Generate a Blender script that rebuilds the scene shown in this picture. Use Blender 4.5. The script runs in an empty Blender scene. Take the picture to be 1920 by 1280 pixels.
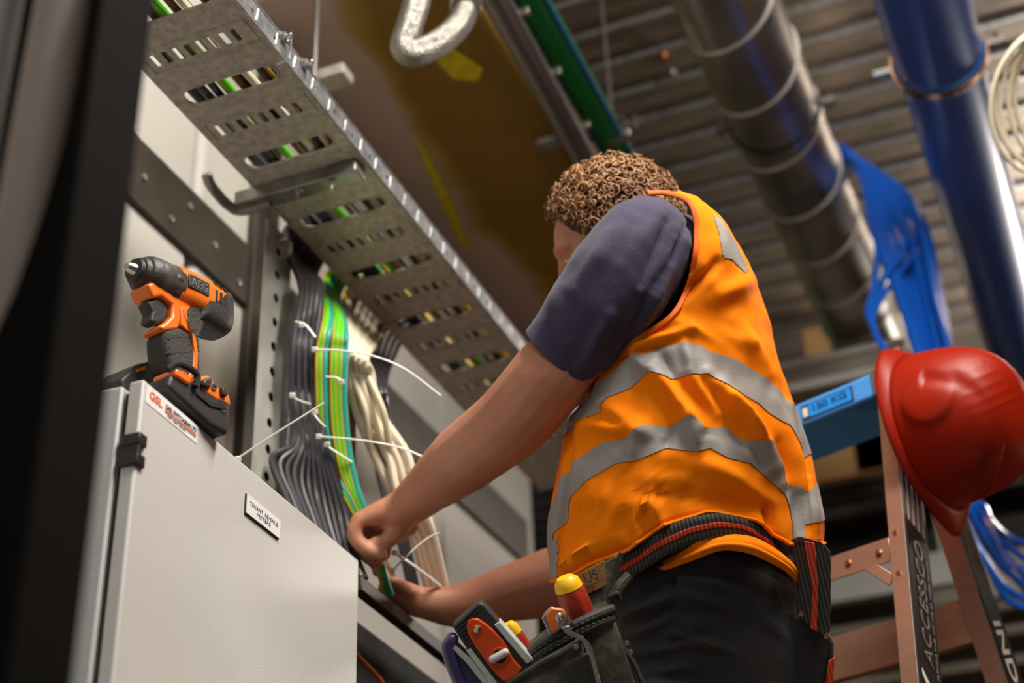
import bpy, bmesh, math, random
from mathutils import Vector, Matrix, noise
import numpy as np
random.seed(7)
S = bpy.context.scene
COL = S.collection

# ------------------------------------------------------------------ camera
F = 2724.0                                   # focal length in pixels at 1920x1280
CAM = np.array([0.0, 0.0, 1.0])
_u = np.array([-203.0, -4640.0, F]); _u /= np.linalg.norm(_u)
_d = np.array([1250.0, 1545.0, F]); _d -= _u * (_d @ _u); _d /= np.linalg.norm(_d)
_x = np.cross(_d, _u)
R = np.array([_x, _d, _u])
RT, DN, FW = R @ np.array([1, 0, 0.]), R @ np.array([0, 1, 0.]), R @ np.array([0, 0, 1.])
cd = bpy.data.cameras.new('camera'); cam = bpy.data.objects.new('camera', cd); COL.objects.link(cam)
cd.sensor_width = 36; cd.lens = F / 1920 * 36; cd.clip_start = 0.02
m3 = Matrix((RT, -DN, -FW)).transposed()
cam.matrix_world = Matrix.Translation(Vector(CAM)) @ m3.to_4x4()
cd.dof.use_dof = True; cd.dof.focus_distance = 1.88; cd.dof.aperture_fstop = 2.6
S.camera = cam

# ------------------------------------------------------------------ world, lamps, exposure
W = bpy.data.worlds.new('world'); S.world = W; W.use_nodes = True
W.node_tree.nodes['Background'].inputs[0].default_value = (0.80, 0.86, 1.0, 1)
W.node_tree.nodes['Background'].inputs[1].default_value = 0.27
def area(name, loc, target, sx, sy, power, color):
    l = bpy.data.lights.new(name, 'AREA'); l.shape = 'RECTANGLE'; l.size = sx; l.size_y = sy
    l.energy = power; l.color = color
    o = bpy.data.objects.new(name, l); COL.objects.link(o); o.location = loc
    o.rotation_euler = (Vector(target) - Vector(loc)).to_track_quat('-Z', 'Y').to_euler(); return o
area('ceiling_luminaire_right', (0.30, 1.0, 3.5), (-0.7, 1.8, 1.8), 0.25, 1.3, 88, (1.0, 0.93, 0.84))
area('rear_fill_light', (0.3, -1.2, 3.4), (-0.6, 2.0, 1.8), 1.2, 0.3, 24, (1.0, 0.95, 0.88))  # unseen fill lamp added behind the camera
area('deck_fill_light', (0.9, 5.2, 3.3), (0.2, 4.0, 3.9), 1.2, 0.3, 52, (1.0, 0.92, 0.82))  # unseen lamp added to brighten and warm the roof deck
area('warm_fill_light', (1.6, 3.4, 1.4), (-0.3, 2.4, 2.4), 0.3, 0.3, 7, (1.0, 0.5, 0.24))  # unseen lamp added to throw a warm tone on the ladder
S.view_settings.view_transform = 'Standard'; S.view_settings.look = 'None'
S.view_settings.exposure = 0.0; S.view_settings.gamma = 1.0; S.view_settings.use_curve_mapping = False

# ------------------------------------------------------------------ geometry from pixels (measuring helpers)
def ray(px, py): return R @ np.array([px - 960.0, py - 640.0, F]) / F
def P(px, py, dep): return CAM + ray(px, py) * dep
def onA(px, py, ax, v):
    r = ray(px, py); return CAM + r * ((v - CAM[ax]) / r[ax])
def onPl(px, py, O, N):
    r = ray(px, py); O = np.array(O); N = np.array(N); return CAM + r * (((O - CAM) @ N) / (r @ N))
def proj(w):
    c = R.T @ (np.asarray(w) - CAM); return 960 + F * c[0] / c[2], 640 + F * c[1] / c[2]
def projs(A):
    c = (np.asarray(A) - CAM) @ R; return 960 + F * c[:, 0] / c[:, 2], 640 + F * c[:, 1] / c[:, 2]
def nz(v): v = np.array(v, float); return v / np.linalg.norm(v)
ZZ = np.array([0, 0, 1.0])

# ------------------------------------------------------------------ materials
def lin(c):
    return tuple((x / 255 / 12.92 if x / 255 <= 0.04045 else ((x / 255 + 0.055) / 1.055) ** 2.4) for x in c)
def mat(name, rgb, rough=0.5, metal=0.0, vary=0.0, vscale=8.0, bump=0.0, bscale=60.0, rgb2=None, coat=0.0, sheen=0.0, detail=5, sss=0.0, stretch=None, thr=None):
    m = bpy.data.materials.new(name); m.use_nodes = True
    nt = m.node_tree; b = nt.nodes['Principled BSDF']
    c = lin(rgb) + (1,)
    b.inputs['Base Color'].default_value = c; b.inputs['Roughness'].default_value = rough; b.inputs['Metallic'].default_value = metal
    if coat: b.inputs['Coat Weight'].default_value = coat; b.inputs['Coat Roughness'].default_value = 0.15
    if sheen: b.inputs['Sheen Weight'].default_value = sheen
    if sss:
        b.inputs['Subsurface Weight'].default_value = sss; b.inputs['Subsurface Radius'].default_value = (0.02, 0.008, 0.004)
    tc = nt.nodes.new('ShaderNodeTexCoord'); mp = nt.nodes.new('ShaderNodeMapping'); nt.links.new(tc.outputs['Object'], mp.inputs[0])
    if stretch: mp.inputs['Scale'].default_value = stretch
    if vary or rgb2:
        n = nt.nodes.new('ShaderNodeTexNoise'); n.inputs['Scale'].default_value = vscale; n.inputs['Detail'].default_value = detail
        nt.links.new(mp.outputs[0], n.inputs['Vector'])
        r = nt.nodes.new('ShaderNodeValToRGB')
        t0, t1 = thr if thr else (0.32, 0.68)
        r.color_ramp.elements[0].position = t0; r.color_ramp.elements[1].position = t1
        c2 = lin(rgb2) if rgb2 else tuple(min(1, k * (1 + vary)) for k in c[:3])
        c1 = c[:3] if rgb2 else tuple(k * (1 - vary) for k in c[:3])
        r.color_ramp.elements[0].color = c1 + (1,); r.color_ramp.elements[1].color = tuple(c2) + (1,)
        nt.links.new(n.outputs[0], r.inputs[0]); nt.links.new(r.outputs[0], b.inputs['Base Color'])
    if bump:
        n2 = nt.nodes.new('ShaderNodeTexNoise'); n2.inputs['Scale'].default_value = bscale; n2.inputs['Detail'].default_value = 4
        nt.links.new(mp.outputs[0], n2.inputs['Vector'])
        bp = nt.nodes.new('ShaderNodeBump'); bp.inputs['Strength'].default_value = bump; bp.inputs['Distance'].default_value = 0.004
        nt.links.new(n2.outputs[0], bp.inputs['Height']); nt.links.new(bp.outputs[0], b.inputs['Normal'])
    return m
def wavemat(name, rgb, rgb2, scale, rough=0.8, direction='X', bump=0.5, metal=0.0, profile='SIN'):
    m = mat(name, rgb, rough, metal); nt = m.node_tree; b = nt.nodes['Principled BSDF']; tc = nt.nodes['Texture Coordinate']
    w = nt.nodes.new('ShaderNodeTexWave'); w.wave_profile = profile; w.bands_direction = direction; w.inputs['Scale'].default_value = scale
    nt.links.new(tc.outputs['Object'], w.inputs[0])
    r = nt.nodes.new('ShaderNodeValToRGB'); r.color_ramp.elements[0].color = lin(rgb) + (1,); r.color_ramp.elements[1].color = lin(rgb2) + (1,)
    nt.links.new(w.outputs[0], r.inputs[0]); nt.links.new(r.outputs[0], b.inputs['Base Color'])
    bp = nt.nodes.new('ShaderNodeBump'); bp.inputs['Strength'].default_value = bump; bp.inputs['Distance'].default_value = 0.002
    nt.links.new(w.outputs[0], bp.inputs['Height']); nt.links.new(bp.outputs[0], b.inputs['Normal'])
    return m
M = dict(
    door=mat('light grey powder coat', (202, 200, 196), 0.42, 0, bump=0.12, bscale=400),
    body=mat('grey powder coat', (186, 188, 186), 0.45, 0, bump=0.12, bscale=400),
    gasket=mat('black rubber gasket', (18, 18, 18), 0.8),
    hinge=mat('black plastic hinge', (28, 27, 29), 0.35, bump=0.2, bscale=200),
    white=mat('white plastic', (235, 232, 228), 0.45),
    paper=mat('white sticker', (236, 233, 232), 0.5),
    textdark=mat('dark print', (48, 38, 48), 0.6),
    textgrey=mat('grey print', (120, 112, 118), 0.6),
    textorange=mat('orange print', (226, 110, 40), 0.6),
    galv=mat('galvanised steel', (165, 163, 156), 0.42, 0.75, rgb2=(122, 120, 112), vscale=22, bump=0.15, bscale=150),
    galvdull=mat('dull galvanised steel', (200, 194, 182), 0.5, 0.25, rgb2=(160, 153, 141), vscale=70, bump=0.2, bscale=120),
    galvbright=mat('bright spangled zinc', (205, 207, 210), 0.33, 0.8, rgb2=(150, 152, 155), vscale=60, bump=0.25, bscale=150),
    strut=mat('zinc plated strut', (164, 164, 156), 0.5, 0.2, vary=0.05, vscale=30),
    bolt=mat('zinc bolt', (190, 188, 182), 0.28, 0.95),
    rivet=mat('bronze rivet', (214, 160, 110), 0.25, 1.0),
    wallpanel=mat('pale grey wall sheet', (178, 174, 166), 0.55, 0.0, vary=0.07, vscale=3.5),
    darksteel=mat('dark brown steel', (62, 55, 46), 0.5, 0.35, vary=0.2, vscale=12),
    postdark=mat('dark painted post', (11, 8, 6), 0.9, 0, vary=0.2, vscale=6),
    postlight=mat('taupe painted conduit', (150, 134, 120), 0.6, vary=0.08, vscale=5),
    lag=mat('olive stained insulation', (82, 66, 26), 0.75, 0, rgb2=(112, 96, 82), vscale=1.9, detail=3, thr=(0.48, 0.6), bump=0.4, bscale=8),
    taupe=mat('taupe insulation facing', (128, 114, 104), 0.7, vary=0.06, vscale=4, bump=0.3, bscale=6),
    yfoam=mat('yellow insulation fluff', (205, 190, 20), 0.9, bump=1.0, bscale=60, vary=0.2, vscale=30),
    deck=mat('galvanised roof deck', (158, 142, 126), 0.34, 0.6, rgb2=(120, 108, 96), vscale=5, stretch=(1, 4, 1), bump=0.1, bscale=30),
    spiral=mat('spiral duct sheet', (190, 186, 178), 0.3, 0.8, rgb2=(150, 146, 138), vscale=7, bump=0.05, bscale=40),
    seam=mat('duct seam', (225, 222, 216), 0.4, 0.5),
    rubber=mat('black rubber lining', (24, 22, 20), 0.8),
    bluepipe=mat('blue plastic pipe', (62, 92, 170), 0.32, 0, coat=0.3, vary=0.05, vscale=4),
    greenpipe=mat('green plastic pipe', (10, 128, 58), 0.4, 0),
    bluestripe=mat('blue pipe stripe', (20, 96, 165), 0.4),
    conduit=mat('grey metal conduit', (150, 142, 138), 0.35, 0.85),
    bluecable=mat('blue data cable', (18, 88, 190), 0.26, coat=0.3),
    creamcable=mat('cream cable', (228, 218, 190), 0.5),
    blackcable=mat('dark grey cable', (42, 39, 44), 0.38, coat=0.2),
    yellowcable=mat('yellow cable', (212, 178, 40), 0.45),
    greencable=mat('green cable', (96, 190, 20), 0.45),
    tealcable=mat('teal cable', (30, 150, 130), 0.45),
    browncable=mat('brown cable', (112, 76, 46), 0.5),
    tie=mat('white nylon tie', (232, 228, 220), 0.4),
    skin=mat('skin', (196, 136, 106), 0.5, 0, rgb2=(182, 118, 90), vscale=14, bump=0.12, bscale=90, sss=0.12),
    hair=mat('curly light brown hair', (122, 84, 50), 0.55, 0, rgb2=(168, 124, 80), vscale=60),
    hairdark=mat('hair roots', (74, 48, 28), 0.8),
    eye=mat('eye white', (230, 226, 220), 0.2), iris=mat('iris', (60, 70, 80), 0.2), lip=mat('lip', (170, 96, 84), 0.5),
    navy=mat('navy jersey', (54, 48, 74), 0.85, 0, sheen=0.12, bump=0.25, bscale=600),
    vest=mat('fluorescent orange polyester', (255, 132, 0), 0.85, 0, bump=0.1, bscale=500, vary=0.02, vscale=14),
    trim=mat('orange binding', (244, 104, 4), 0.7),
    reflect=mat('grey reflective tape', (150, 145, 140), 0.62, 0.1, bump=0.12, bscale=260, vary=0.04, vscale=30),
    black=mat('black work trousers', (30, 28, 28), 0.8, 0, sheen=0.15, bump=0.3, bscale=260),
    belt=wavemat('ribbed charcoal webbing', (34, 32, 30), (74, 70, 64), 60, 0.85, 'X'),
    beltred=wavemat('ribbed red webbing', (160, 44, 14), (210, 66, 26), 60, 0.85, 'X'),
    leather=mat('worn olive leather', (50, 50, 38), 0.65, 0, rgb2=(98, 94, 76), vscale=34, bump=0.6, bscale=50, thr=(0.5, 0.72)),
    leatherdark=mat('dark charcoal binding', (44, 42, 38), 0.7, bump=0.4, bscale=120),
    patch=mat('tan leather patch', (138, 98, 44), 0.6, rgb2=(112, 76, 34), vscale=40, bump=0.3, bscale=120),
    thread=mat('stitch thread', (96, 92, 80), 0.8),
    orangeplastic=mat('orange plastic', (238, 116, 30), 0.38, 0, coat=0.2),
    redorange=mat('red orange plastic', (206, 72, 22), 0.4),
    redhandle=mat('red insulated handle', (158, 44, 26), 0.42, vary=0.08, vscale=40),
    yellowplastic=mat('yellow plastic', (240, 184, 20), 0.4),
    toolgrey=mat('charcoal moulded plastic', (48, 45, 44), 0.5, bump=0.2, bscale=200),
    gripgrey=mat('textured rubber grip', (62, 58, 55), 0.75, bump=1.0, bscale=420),
    gearmetal=mat('scuffed grey gear housing', (140, 132, 120), 0.38, 0.6, rgb2=(66, 60, 54), vscale=30),
    purple=mat('purple translucent plastic', (58, 52, 92), 0.2, coat=0.5),
    ruler=mat('pale steel ruler', (196, 206, 196), 0.35, 0.2),
    clear=mat('clear vial', (190, 190, 180), 0.1, coat=0.6),
    hat=mat('red hard hat plastic', (150, 28, 2), 0.42, 0, bump=0.03, bscale=200),
    hatin=mat('hat harness webbing', (40, 34, 34), 0.8),
    alu=mat('brushed aluminium with warm reflection tint', (196, 148, 124), 0.4, 0.7, vary=0.06, vscale=20, stretch=(1, 1, 6)),  # copper tint puts warm reflected light into the aluminium colour
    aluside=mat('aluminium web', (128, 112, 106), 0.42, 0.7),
    ladderblue=mat('blue ladder cap', (72, 150, 228), 0.4, bump=0.1, bscale=100),
    labelblue=mat('bright blue label', (24, 146, 238), 0.4), labeltext=mat('deep blue lettering', (10, 66, 130), 0.5),
    labelblack=mat('black ladder label', (26, 22, 22), 0.4), silverink=mat('silver lettering', (150, 132, 126), 0.4, 0.3),
    whiteink=mat('white lettering', (226, 216, 206), 0.5),
    board=mat('tan board', (190, 150, 96), 0.7, vary=0.15, vscale=4),
    palewhite=mat('pale plasterboard', (214, 214, 204), 0.7, vary=0.06, vscale=6),
    concrete=mat('grey concrete', (104, 98, 92), 0.85, vary=0.12, vscale=3, bump=0.3, bscale=20),
    darkwall=mat('dark brown blockwork', (60, 48, 38), 0.85, vary=0.2, vscale=3),  # dark brown base with slight random mottling
    railgrey=mat('shaded steel rail', (92, 84, 72), 0.55, 0.3),  # steel colour darkened to carry the shade of the background
    duct=mat('matt sheet metal trunking', (150, 142, 130), 0.5, 0.4, vary=0.08, vscale=5),
    boot=mat('brown boot leather', (70, 50, 34), 0.7),
    ply=mat('plywood', (176, 140, 96), 0.7, vary=0.1, vscale=5),
)
def braid_mat():
    m = mat('braided stainless steel', (150, 147, 140), 0.36, 0.95); nt = m.node_tree; b = nt.nodes['Principled BSDF']
    v = nt.nodes.new('ShaderNodeTexVoronoi'); v.inputs['Scale'].default_value = 330
    nt.links.new(nt.nodes['Texture Coordinate'].outputs['Object'], v.inputs['Vector'])
    bp = nt.nodes.new('ShaderNodeBump'); bp.inputs['Strength'].default_value = 0.9; bp.inputs['Distance'].default_value = 0.002
    nt.links.new(v.outputs['Distance'], bp.inputs['Height']); nt.links.new(bp.outputs[0], b.inputs['Normal']); return m
M['braid'] = braid_mat()
def lag_mat():
    m = mat('olive and taupe insulation wrap', (92, 72, 22), 0.75, bump=0.5, bscale=7); nt = m.node_tree; b = nt.nodes['Principled BSDF']; L_ = nt.links
    g = nt.nodes.new('ShaderNodeNewGeometry'); sp = nt.nodes.new('ShaderNodeSeparateXYZ'); L_.new(g.outputs['Position'], sp.inputs[0])
    n = nt.nodes.new('ShaderNodeTexNoise'); n.inputs['Scale'].default_value = 2.6; n.inputs['Detail'].default_value = 3; L_.new(g.outputs['Position'], n.inputs['Vector'])
    a = nt.nodes.new('ShaderNodeMath'); a.operation = 'MULTIPLY_ADD'; L_.new(n.outputs[0], a.inputs[0]); a.inputs[1].default_value = 0.22; L_.new(sp.outputs['X'], a.inputs[2])
    r = nt.nodes.new('ShaderNodeValToRGB'); mr = nt.nodes.new('ShaderNodeMapRange'); mr.inputs[1].default_value = -1.07; mr.inputs[2].default_value = -0.93; L_.new(a.outputs[0], mr.inputs[0]); L_.new(mr.outputs[0], r.inputs[0])
    e = r.color_ramp.elements; e[0].color = lin((186, 166, 152)) + (1,); e[0].position = 0.25; e[1].color = lin((134, 102, 28)) + (1,); e[1].position = 0.75
    k = e.new(0.5); k.color = lin((160, 134, 52)) + (1,)
    L_.new(r.outputs[0], b.inputs['Base Color']); return m
M['lag'] = lag_mat()
M['vest'].node_tree.nodes['Principled BSDF'].inputs['Specular IOR Level'].default_value = 0.15
M['hat'].node_tree.nodes['Principled BSDF'].inputs['Specular IOR Level'].default_value = 0.3
M['postdark'].node_tree.nodes['Principled BSDF'].inputs['Specular IOR Level'].default_value = 0.1

# ------------------------------------------------------------------ mesh builder
ORG = {}
def thing(name, label, cat, loc, group=None):
    o = bpy.data.objects.new(name, None); COL.objects.link(o); o.empty_display_size = 0.05
    o.location = loc; o['label'] = label; o['category'] = cat
    if group: o['group'] = group
    ORG[o] = np.array(loc, float); return o
class MB:
    def __init__(s): s.v = []; s.f = []
    def add(s, vs, fs):
        k = len(s.v); s.v += [tuple(map(float, p)) for p in vs]; s.f += [tuple(i + k for i in f) for f in fs]; return s
    def box(s, c, size, ex=(1, 0, 0), ey=(0, 1, 0), ez=(0, 0, 1)):
        c = np.array(c, float); ex, ey, ez = (np.array(e, float) for e in (ex, ey, ez))
        vs = [c + ex * size[0] / 2 * a + ey * size[1] / 2 * b + ez * size[2] / 2 * d for a, b, d in
              ((-1,-1,-1),(1,-1,-1),(1,1,-1),(-1,1,-1),(-1,-1,1),(1,-1,1),(1,1,1),(-1,1,1))]
        return s.add(vs, [(0,3,2,1),(4,5,6,7),(0,1,5,4),(1,2,6,5),(2,3,7,6),(3,0,4,7)])
    def bx(s, x0, x1, y0, y1, z0, z1): return s.box(((x0+x1)/2, (y0+y1)/2, (z0+z1)/2), (x1-x0, y1-y0, z1-z0))
    def loft(s, rings, cap=True, closed=True):
        n = len(rings[0]); k = len(s.v)
        for r in rings: s.v += [tuple(map(float, p)) for p in r]
        for i in range(len(rings) - 1):
            for j in range(n if closed else n - 1):
                a = k + i * n + j; b = k + i * n + (j + 1) % n
                s.f.append((a, b, b + n, a + n))
        if cap and closed:
            s.f.append(tuple(k + j for j in reversed(range(n)))); s.f.append(tuple(k + (len(rings) - 1) * n + j for j in range(n)))
        return s
    def tube(s, path, r, n=10, cap=True, up=None, flat=1.0, round_ends=False):
        path = [np.array(p, float) for p in path]; L = len(path)
        rr = list(r) if hasattr(r, '__len__') else [r] * L
        if round_ends:
            d0 = nz(path[0] - path[1]); d1 = nz(path[-1] - path[-2]); A = []; B = []; ra = []; rb = []
            for k in (0.98, 0.85, 0.6, 0.3):
                A.append(path[0] + d0 * rr[0] * k); ra.append(rr[0] * math.sqrt(1 - k * k))
                B.append(path[-1] + d1 * rr[-1] * k); rb.append(rr[-1] * math.sqrt(1 - k * k))
            path = A + path + B[::-1]; rr = ra + rr + rb[::-1]; L = len(path)
        T = [nz(path[min(i + 1, L - 1)] - path[max(i - 1, 0)]) for i in range(L)]
        u = np.array(up, float) if up is not None else (np.array([0, 0, 1.]) if abs(T[0][2]) < 0.9 else np.array([1., 0, 0]))
        rings = []
        for i in range(L):
            u = nz(u - T[i] * (u @ T[i])); w = np.cross(T[i], u)
            rings.append([path[i] + rr[i] * (u * math.cos(a) + w * math.sin(a) * flat) for a in (2 * math.pi * j / n for j in range(n))])
        return s.loft(rings, cap)
    def prism(s, pts, o, ex, ey, t0, t1):
        o, ex, ey = (np.array(q, float) for q in (o, ex, ey)); nn = np.cross(ex, ey); n = len(pts)
        a = [o + ex * p[0] + ey * p[1] + nn * t0 for p in pts]; b = [o + ex * p[0] + ey * p[1] + nn * t1 for p in pts]
        return s.loft([a, b], True)
    def lathe(s, prof, o, ax, n=32, sq=None):
        o = np.array(o, float); ax = nz(ax); u = nz(np.cross(ax, (0, 0, 1) if abs(ax[2]) < 0.9 else (1, 0, 0))); w = np.cross(ax, u)
        rings = [[o + ax * h + max(r, 1e-5) * (u * math.cos(a) + w * math.sin(a)) for a in (2 * math.pi * j / n for j in range(n))] for r, h in prof]
        return s.loft(rings, True)
    def ball(s, c, r, n=12, m=8, ex=(1,0,0), ey=(0,1,0), ez=(0,0,1)):
        c = np.array(c, float); r = (r, r, r) if not hasattr(r, '__len__') else r
        ex, ey, ez = (np.array(e, float) for e in (ex, ey, ez)); rings = []
        for i in range(m + 1):
            t = math.pi * (i + 0.02) / (m + 0.04)
            rings.append([c + ez * r[2] * -math.cos(t) + math.sin(t) * (ex * r[0] * math.cos(2*math.pi*j/n) + ey * r[1] * math.sin(2*math.pi*j/n)) for j in range(n)])
        return s.loft(rings, True)
    def mesh(s, name):
        me = bpy.data.meshes.new(name); me.from_pydata(s.v, [], s.f)
        bm = bmesh.new(); bm.from_mesh(me); bmesh.ops.recalc_face_normals(bm, faces=bm.faces); bm.to_mesh(me); bm.free(); return me
    def build(s, name, m, parent=None, bevel=0.0, seg=2, smooth=0.6, label=None, cat=None, group=None, kind=None, me=None):
        me = me or s.mesh(name); me.materials.clear(); me.materials.append(M[m] if isinstance(m, str) else m)
        if parent is not None: off = ORG[parent]
        else:
            co = np.array([v.co[:] for v in me.vertices]); off = np.array([(co[:,0].min()+co[:,0].max())/2, (co[:,1].min()+co[:,1].max())/2, co[:,2].min()])
        me.transform(Matrix.Translation(Vector(-off)))
        if smooth:
            for p in me.polygons: p.use_smooth = True
            me.set_sharp_from_angle(angle=smooth)
        o = bpy.data.objects.new(name, me); COL.objects.link(o)
        if parent is not None: o.parent = parent; ORG[o] = off; 
        else: o.location = off; ORG[o] = off
        if parent is not None and parent.type == 'MESH' and parent.parent is not None: pass
        if bevel:
            b = o.modifiers.new('bevel', 'BEVEL'); b.width = bevel; b.segments = seg; b.limit_method = 'ANGLE'; b.angle_limit = 0.7
        if label: o['label'] = label
        if cat: o['category'] = cat
        if group: o['group'] = group
        if kind: o['kind'] = kind
        return o
def spl(pts, n=8):
    p = [np.array(q, float) for q in pts]; p = [2*p[0]-p[1]] + p + [2*p[-1]-p[-2]]; out = []
    for i in range(1, len(p) - 2):
        for k in range(n):
            t = k / n; a, b, c, d = p[i-1], p[i], p[i+1], p[i+2]
            out.append(0.5 * ((2*b) + (-a+c)*t + (2*a-5*b+4*c-d)*t*t + (-a+3*b-3*c+d)*t**3))
    out.append(p[-2]); return out
def remesh(mb, voxel, it=4, name='tmp', fac=0.5):
    me = mb.mesh(name); o = bpy.data.objects.new(name, me); COL.objects.link(o)
    r = o.modifiers.new('r', 'REMESH'); r.mode = 'VOXEL'; r.voxel_size = voxel
    sm = o.modifiers.new('s', 'SMOOTH'); sm.iterations = it; sm.factor = fac
    dg = bpy.context.evaluated_depsgraph_get(); dg.update()
    out = bpy.data.meshes.new_from_object(o.evaluated_get(dg)); bpy.data.objects.remove(o); return out
def lettering(txt, o, ex, ey, w, h, m, parent, lift=0.0006, name='lettering', italic=0.0, bold=0.0):
    cu = bpy.data.curves.new('txt', 'FONT'); cu.body = txt; cu.align_x = 'CENTER'; cu.align_y = 'CENTER'; cu.extrude = 0.002; cu.shear = italic; cu.offset = bold
    t = bpy.data.objects.new('txt', cu); COL.objects.link(t)
    dg = bpy.context.evaluated_depsgraph_get(); dg.update(); me = bpy.data.meshes.new_from_object(t.evaluated_get(dg)); bpy.data.objects.remove(t)
    co = np.array([v.co[:] for v in me.vertices]); mn, mx = co.min(0), co.max(0); c = (mn + mx) / 2; sx = w / (mx[0]-mn[0]); sy = h / (mx[1]-mn[1])
    ex = nz(ex); ey = nz(ey); n = np.cross(ex, ey); off = ORG[parent]
    for v in me.vertices:
        q = np.array(o, float) + ex * (v.co[0]-c[0]) * sx + ey * (v.co[1]-c[1]) * sy + n * (lift if v.co[2] > c[2] else lift * 0.1)
        v.co = Vector(q - off)
    me.materials.clear(); me.materials.append(M[m]); ob = bpy.data.objects.new(name, me); COL.objects.link(ob); ob.parent = parent; ORG[ob] = off; return ob
def structure(mb, name, m, **k): return mb.build(name, m, kind='structure', **k)

# ================================================================== THE SETTING
structure(MB().bx(-4, 5, -3, 8, -0.1, 0), 'floor', 'concrete')
# corrugated roof deck, ribs running left-right
d = MB(); ys = []; y = -3.0
prof = []
while y < 8:
    prof += [(y, 3.90), (y + 0.112, 3.90), (y + 0.118, 3.908), (y + 0.134, 3.908), (y + 0.140, 3.90)]; y += 0.145
ra = [(-4, a, b) for a, b in prof]; rb = [(5, a, b) for a, b in prof]
d.loft([ra, rb], cap=False, closed=False); d.bx(-4, 5, -3, 8, 3.99, 4.05)
structure(d, 'ceiling', 'deck', smooth=0)
rb_ = MB(); y = -3.0
while y < 8: rb_.bx(-4, 5, y - 0.010, y + 0.002, 3.888, 3.90); y += 0.145
structure(rb_, 'highlight_trim', 'galvbright', smooth=0)  # added bright strips standing in for highlight lines along the deck ribs
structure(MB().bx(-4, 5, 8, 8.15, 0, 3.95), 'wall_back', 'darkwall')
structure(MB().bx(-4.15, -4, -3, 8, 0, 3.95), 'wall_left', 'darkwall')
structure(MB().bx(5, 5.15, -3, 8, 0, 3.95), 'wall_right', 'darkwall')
# pale sheet partition behind the cabinet with steel rails
WX = -1.28
pw = MB(); 
for a, b in ((0.0, 1.805), (1.812, 2.9), (2.907, 3.535)): pw.bx(WX - 0.06, WX, a, b, 0.0, 3.1)
o = structure(pw, 'wall_partition', 'wallpanel', bevel=0.02, seg=4)
structure(MB().bx(WX, WX + 0.012, 0.0, 3.45, 2.455, 2.585), 'trim_2', 'darksteel', bevel=0.002)
structure(MB().bx(WX, WX + 0.02, 1.985, 2.07, 0.0, 3.1), 'trim_3', 'darksteel', bevel=0.002)
hb = MB()
for k in range(12):
    c = (WX + 0.013, 1.55 + k * 0.075 + (k % 3) * 0.012, 2.545 - (k % 3) * 0.03)
    hb.lathe([(0.006, -0.002), (0.006, 0.003), (0.003, 0.004)], c, (1, 0, 0), 10)
hb.build('rivet_row', 'galvbright', kind='structure')

# ================================================================== NEAR DARK POST
pe = P(214, 640, 1.0)
ph = MB(); yy = pe[1]
pr = onA(214, 640, 1, yy)[0]
ph.bx(pr - 0.012, pr, yy - 0.06, yy, 0, 3.3); ph.bx(pr - 0.10, pr - 0.012, yy - 0.035, yy - 0.025, 0, 3.3)
ph2 = ph.build('steel_post', 'postdark', bevel=0.002, label='dark upright steel post standing close on the left side of the view', cat='post')
a0, a1 = P(128, -40, 1.12), P(10, 620, 1.02); dd = a1 - a0
MB().tube([a0 - dd * 1.2, a0, a1, a1 + dd * 1.0], 0.021, 16).build('sloping_conduit', 'postlight', label='taupe tube leaning behind the dark upright post at far left', cat='pipe')
c0, c1 = P(20, -60, 1.25), P(-60, 400, 1.2); dd = c1 - c0
MB().tube([c0 - dd, c0, c1, c1 + dd], 0.03, 16).build('grey_conduit', 'conduit', label='blurred grey tube at the top left corner of the view', cat='pipe')

# ================================================================== METER CABINET
A = onA(270, 710, 2, 1.81); B = onA(673, 1050, 2, 1.81)
e1 = nz(B - A); nD = np.array([e1[1], -e1[0], 0.0]); DW = np.linalg.norm(B - A)
def dpt(px, py):      # point on the door face -> (along, height)
    q = onPl(px, py, A, nD); return q
cab = thing('meter_cabinet', 'light grey electrical cabinet with a closed door and small name plates, under the power tool', 'cabinet', tuple(A * [1, 1, 0] + [0, 0, 0.35]))
def dbox(mb, s0, s1, d0, d1, z0, z1):    # s along door, d depth behind face
    c = A + e1 * (s0 + s1) / 2 - nD * (d0 + d1) / 2; c[2] = (z0 + z1) / 2
    return mb.box(c, (s1 - s0, d1 - d0, z1 - z0), e1, -nD, ZZ)
door = dbox(MB(), 0, DW, 0, 0.019, 0.45, 1.81).build('door', 'door', cab, bevel=0.003, seg=3)
b = MB(); dbox(b, -0.002, DW + 0.002, 0.026, 0.26, 0.45, 1.806); b.build('body', 'body', cab, bevel=0.003, seg=3)
b = MB(); dbox(b, 0.008, DW - 0.008, 0.017, 0.028, 0.46, 1.80); b.build('gasket', 'gasket', cab)
dbox(MB(), DW + 0.003, DW + 0.010, 0.008, 0.05, 0.45, 1.797).build('edge_lip', 'body', cab, bevel=0.001)
hz = onPl(256, 841, A, nD)[2]
h = MB()
for dz in (-0.0125, 0.0125): 
    dbox(h, -0.0035, 0.013, -0.0045, 0.02, hz + dz - 0.0075, hz + dz + 0.0075)
dbox(h, -0.002, 0.006, -0.0035, 0.02, hz - 0.012, hz + 0.012)
h.build('hinge', 'hinge', cab, bevel=0.002, seg=3, label='black plastic hinge')
h = MB()
for dz in (-0.0125, 0.0125): dbox(h, -0.0035, 0.013, -0.0045, 0.02, 0.6 + dz - 0.0075, 0.6 + dz + 0.0075)
h.build('hinge', 'hinge', cab, bevel=0.002)
def polyplate(mb, pts, t0, t1):
    a = [q + nD * t0 for q in pts]; b_ = [q + nD * t1 for q in pts]; return mb.loft([a, b_])
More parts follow.
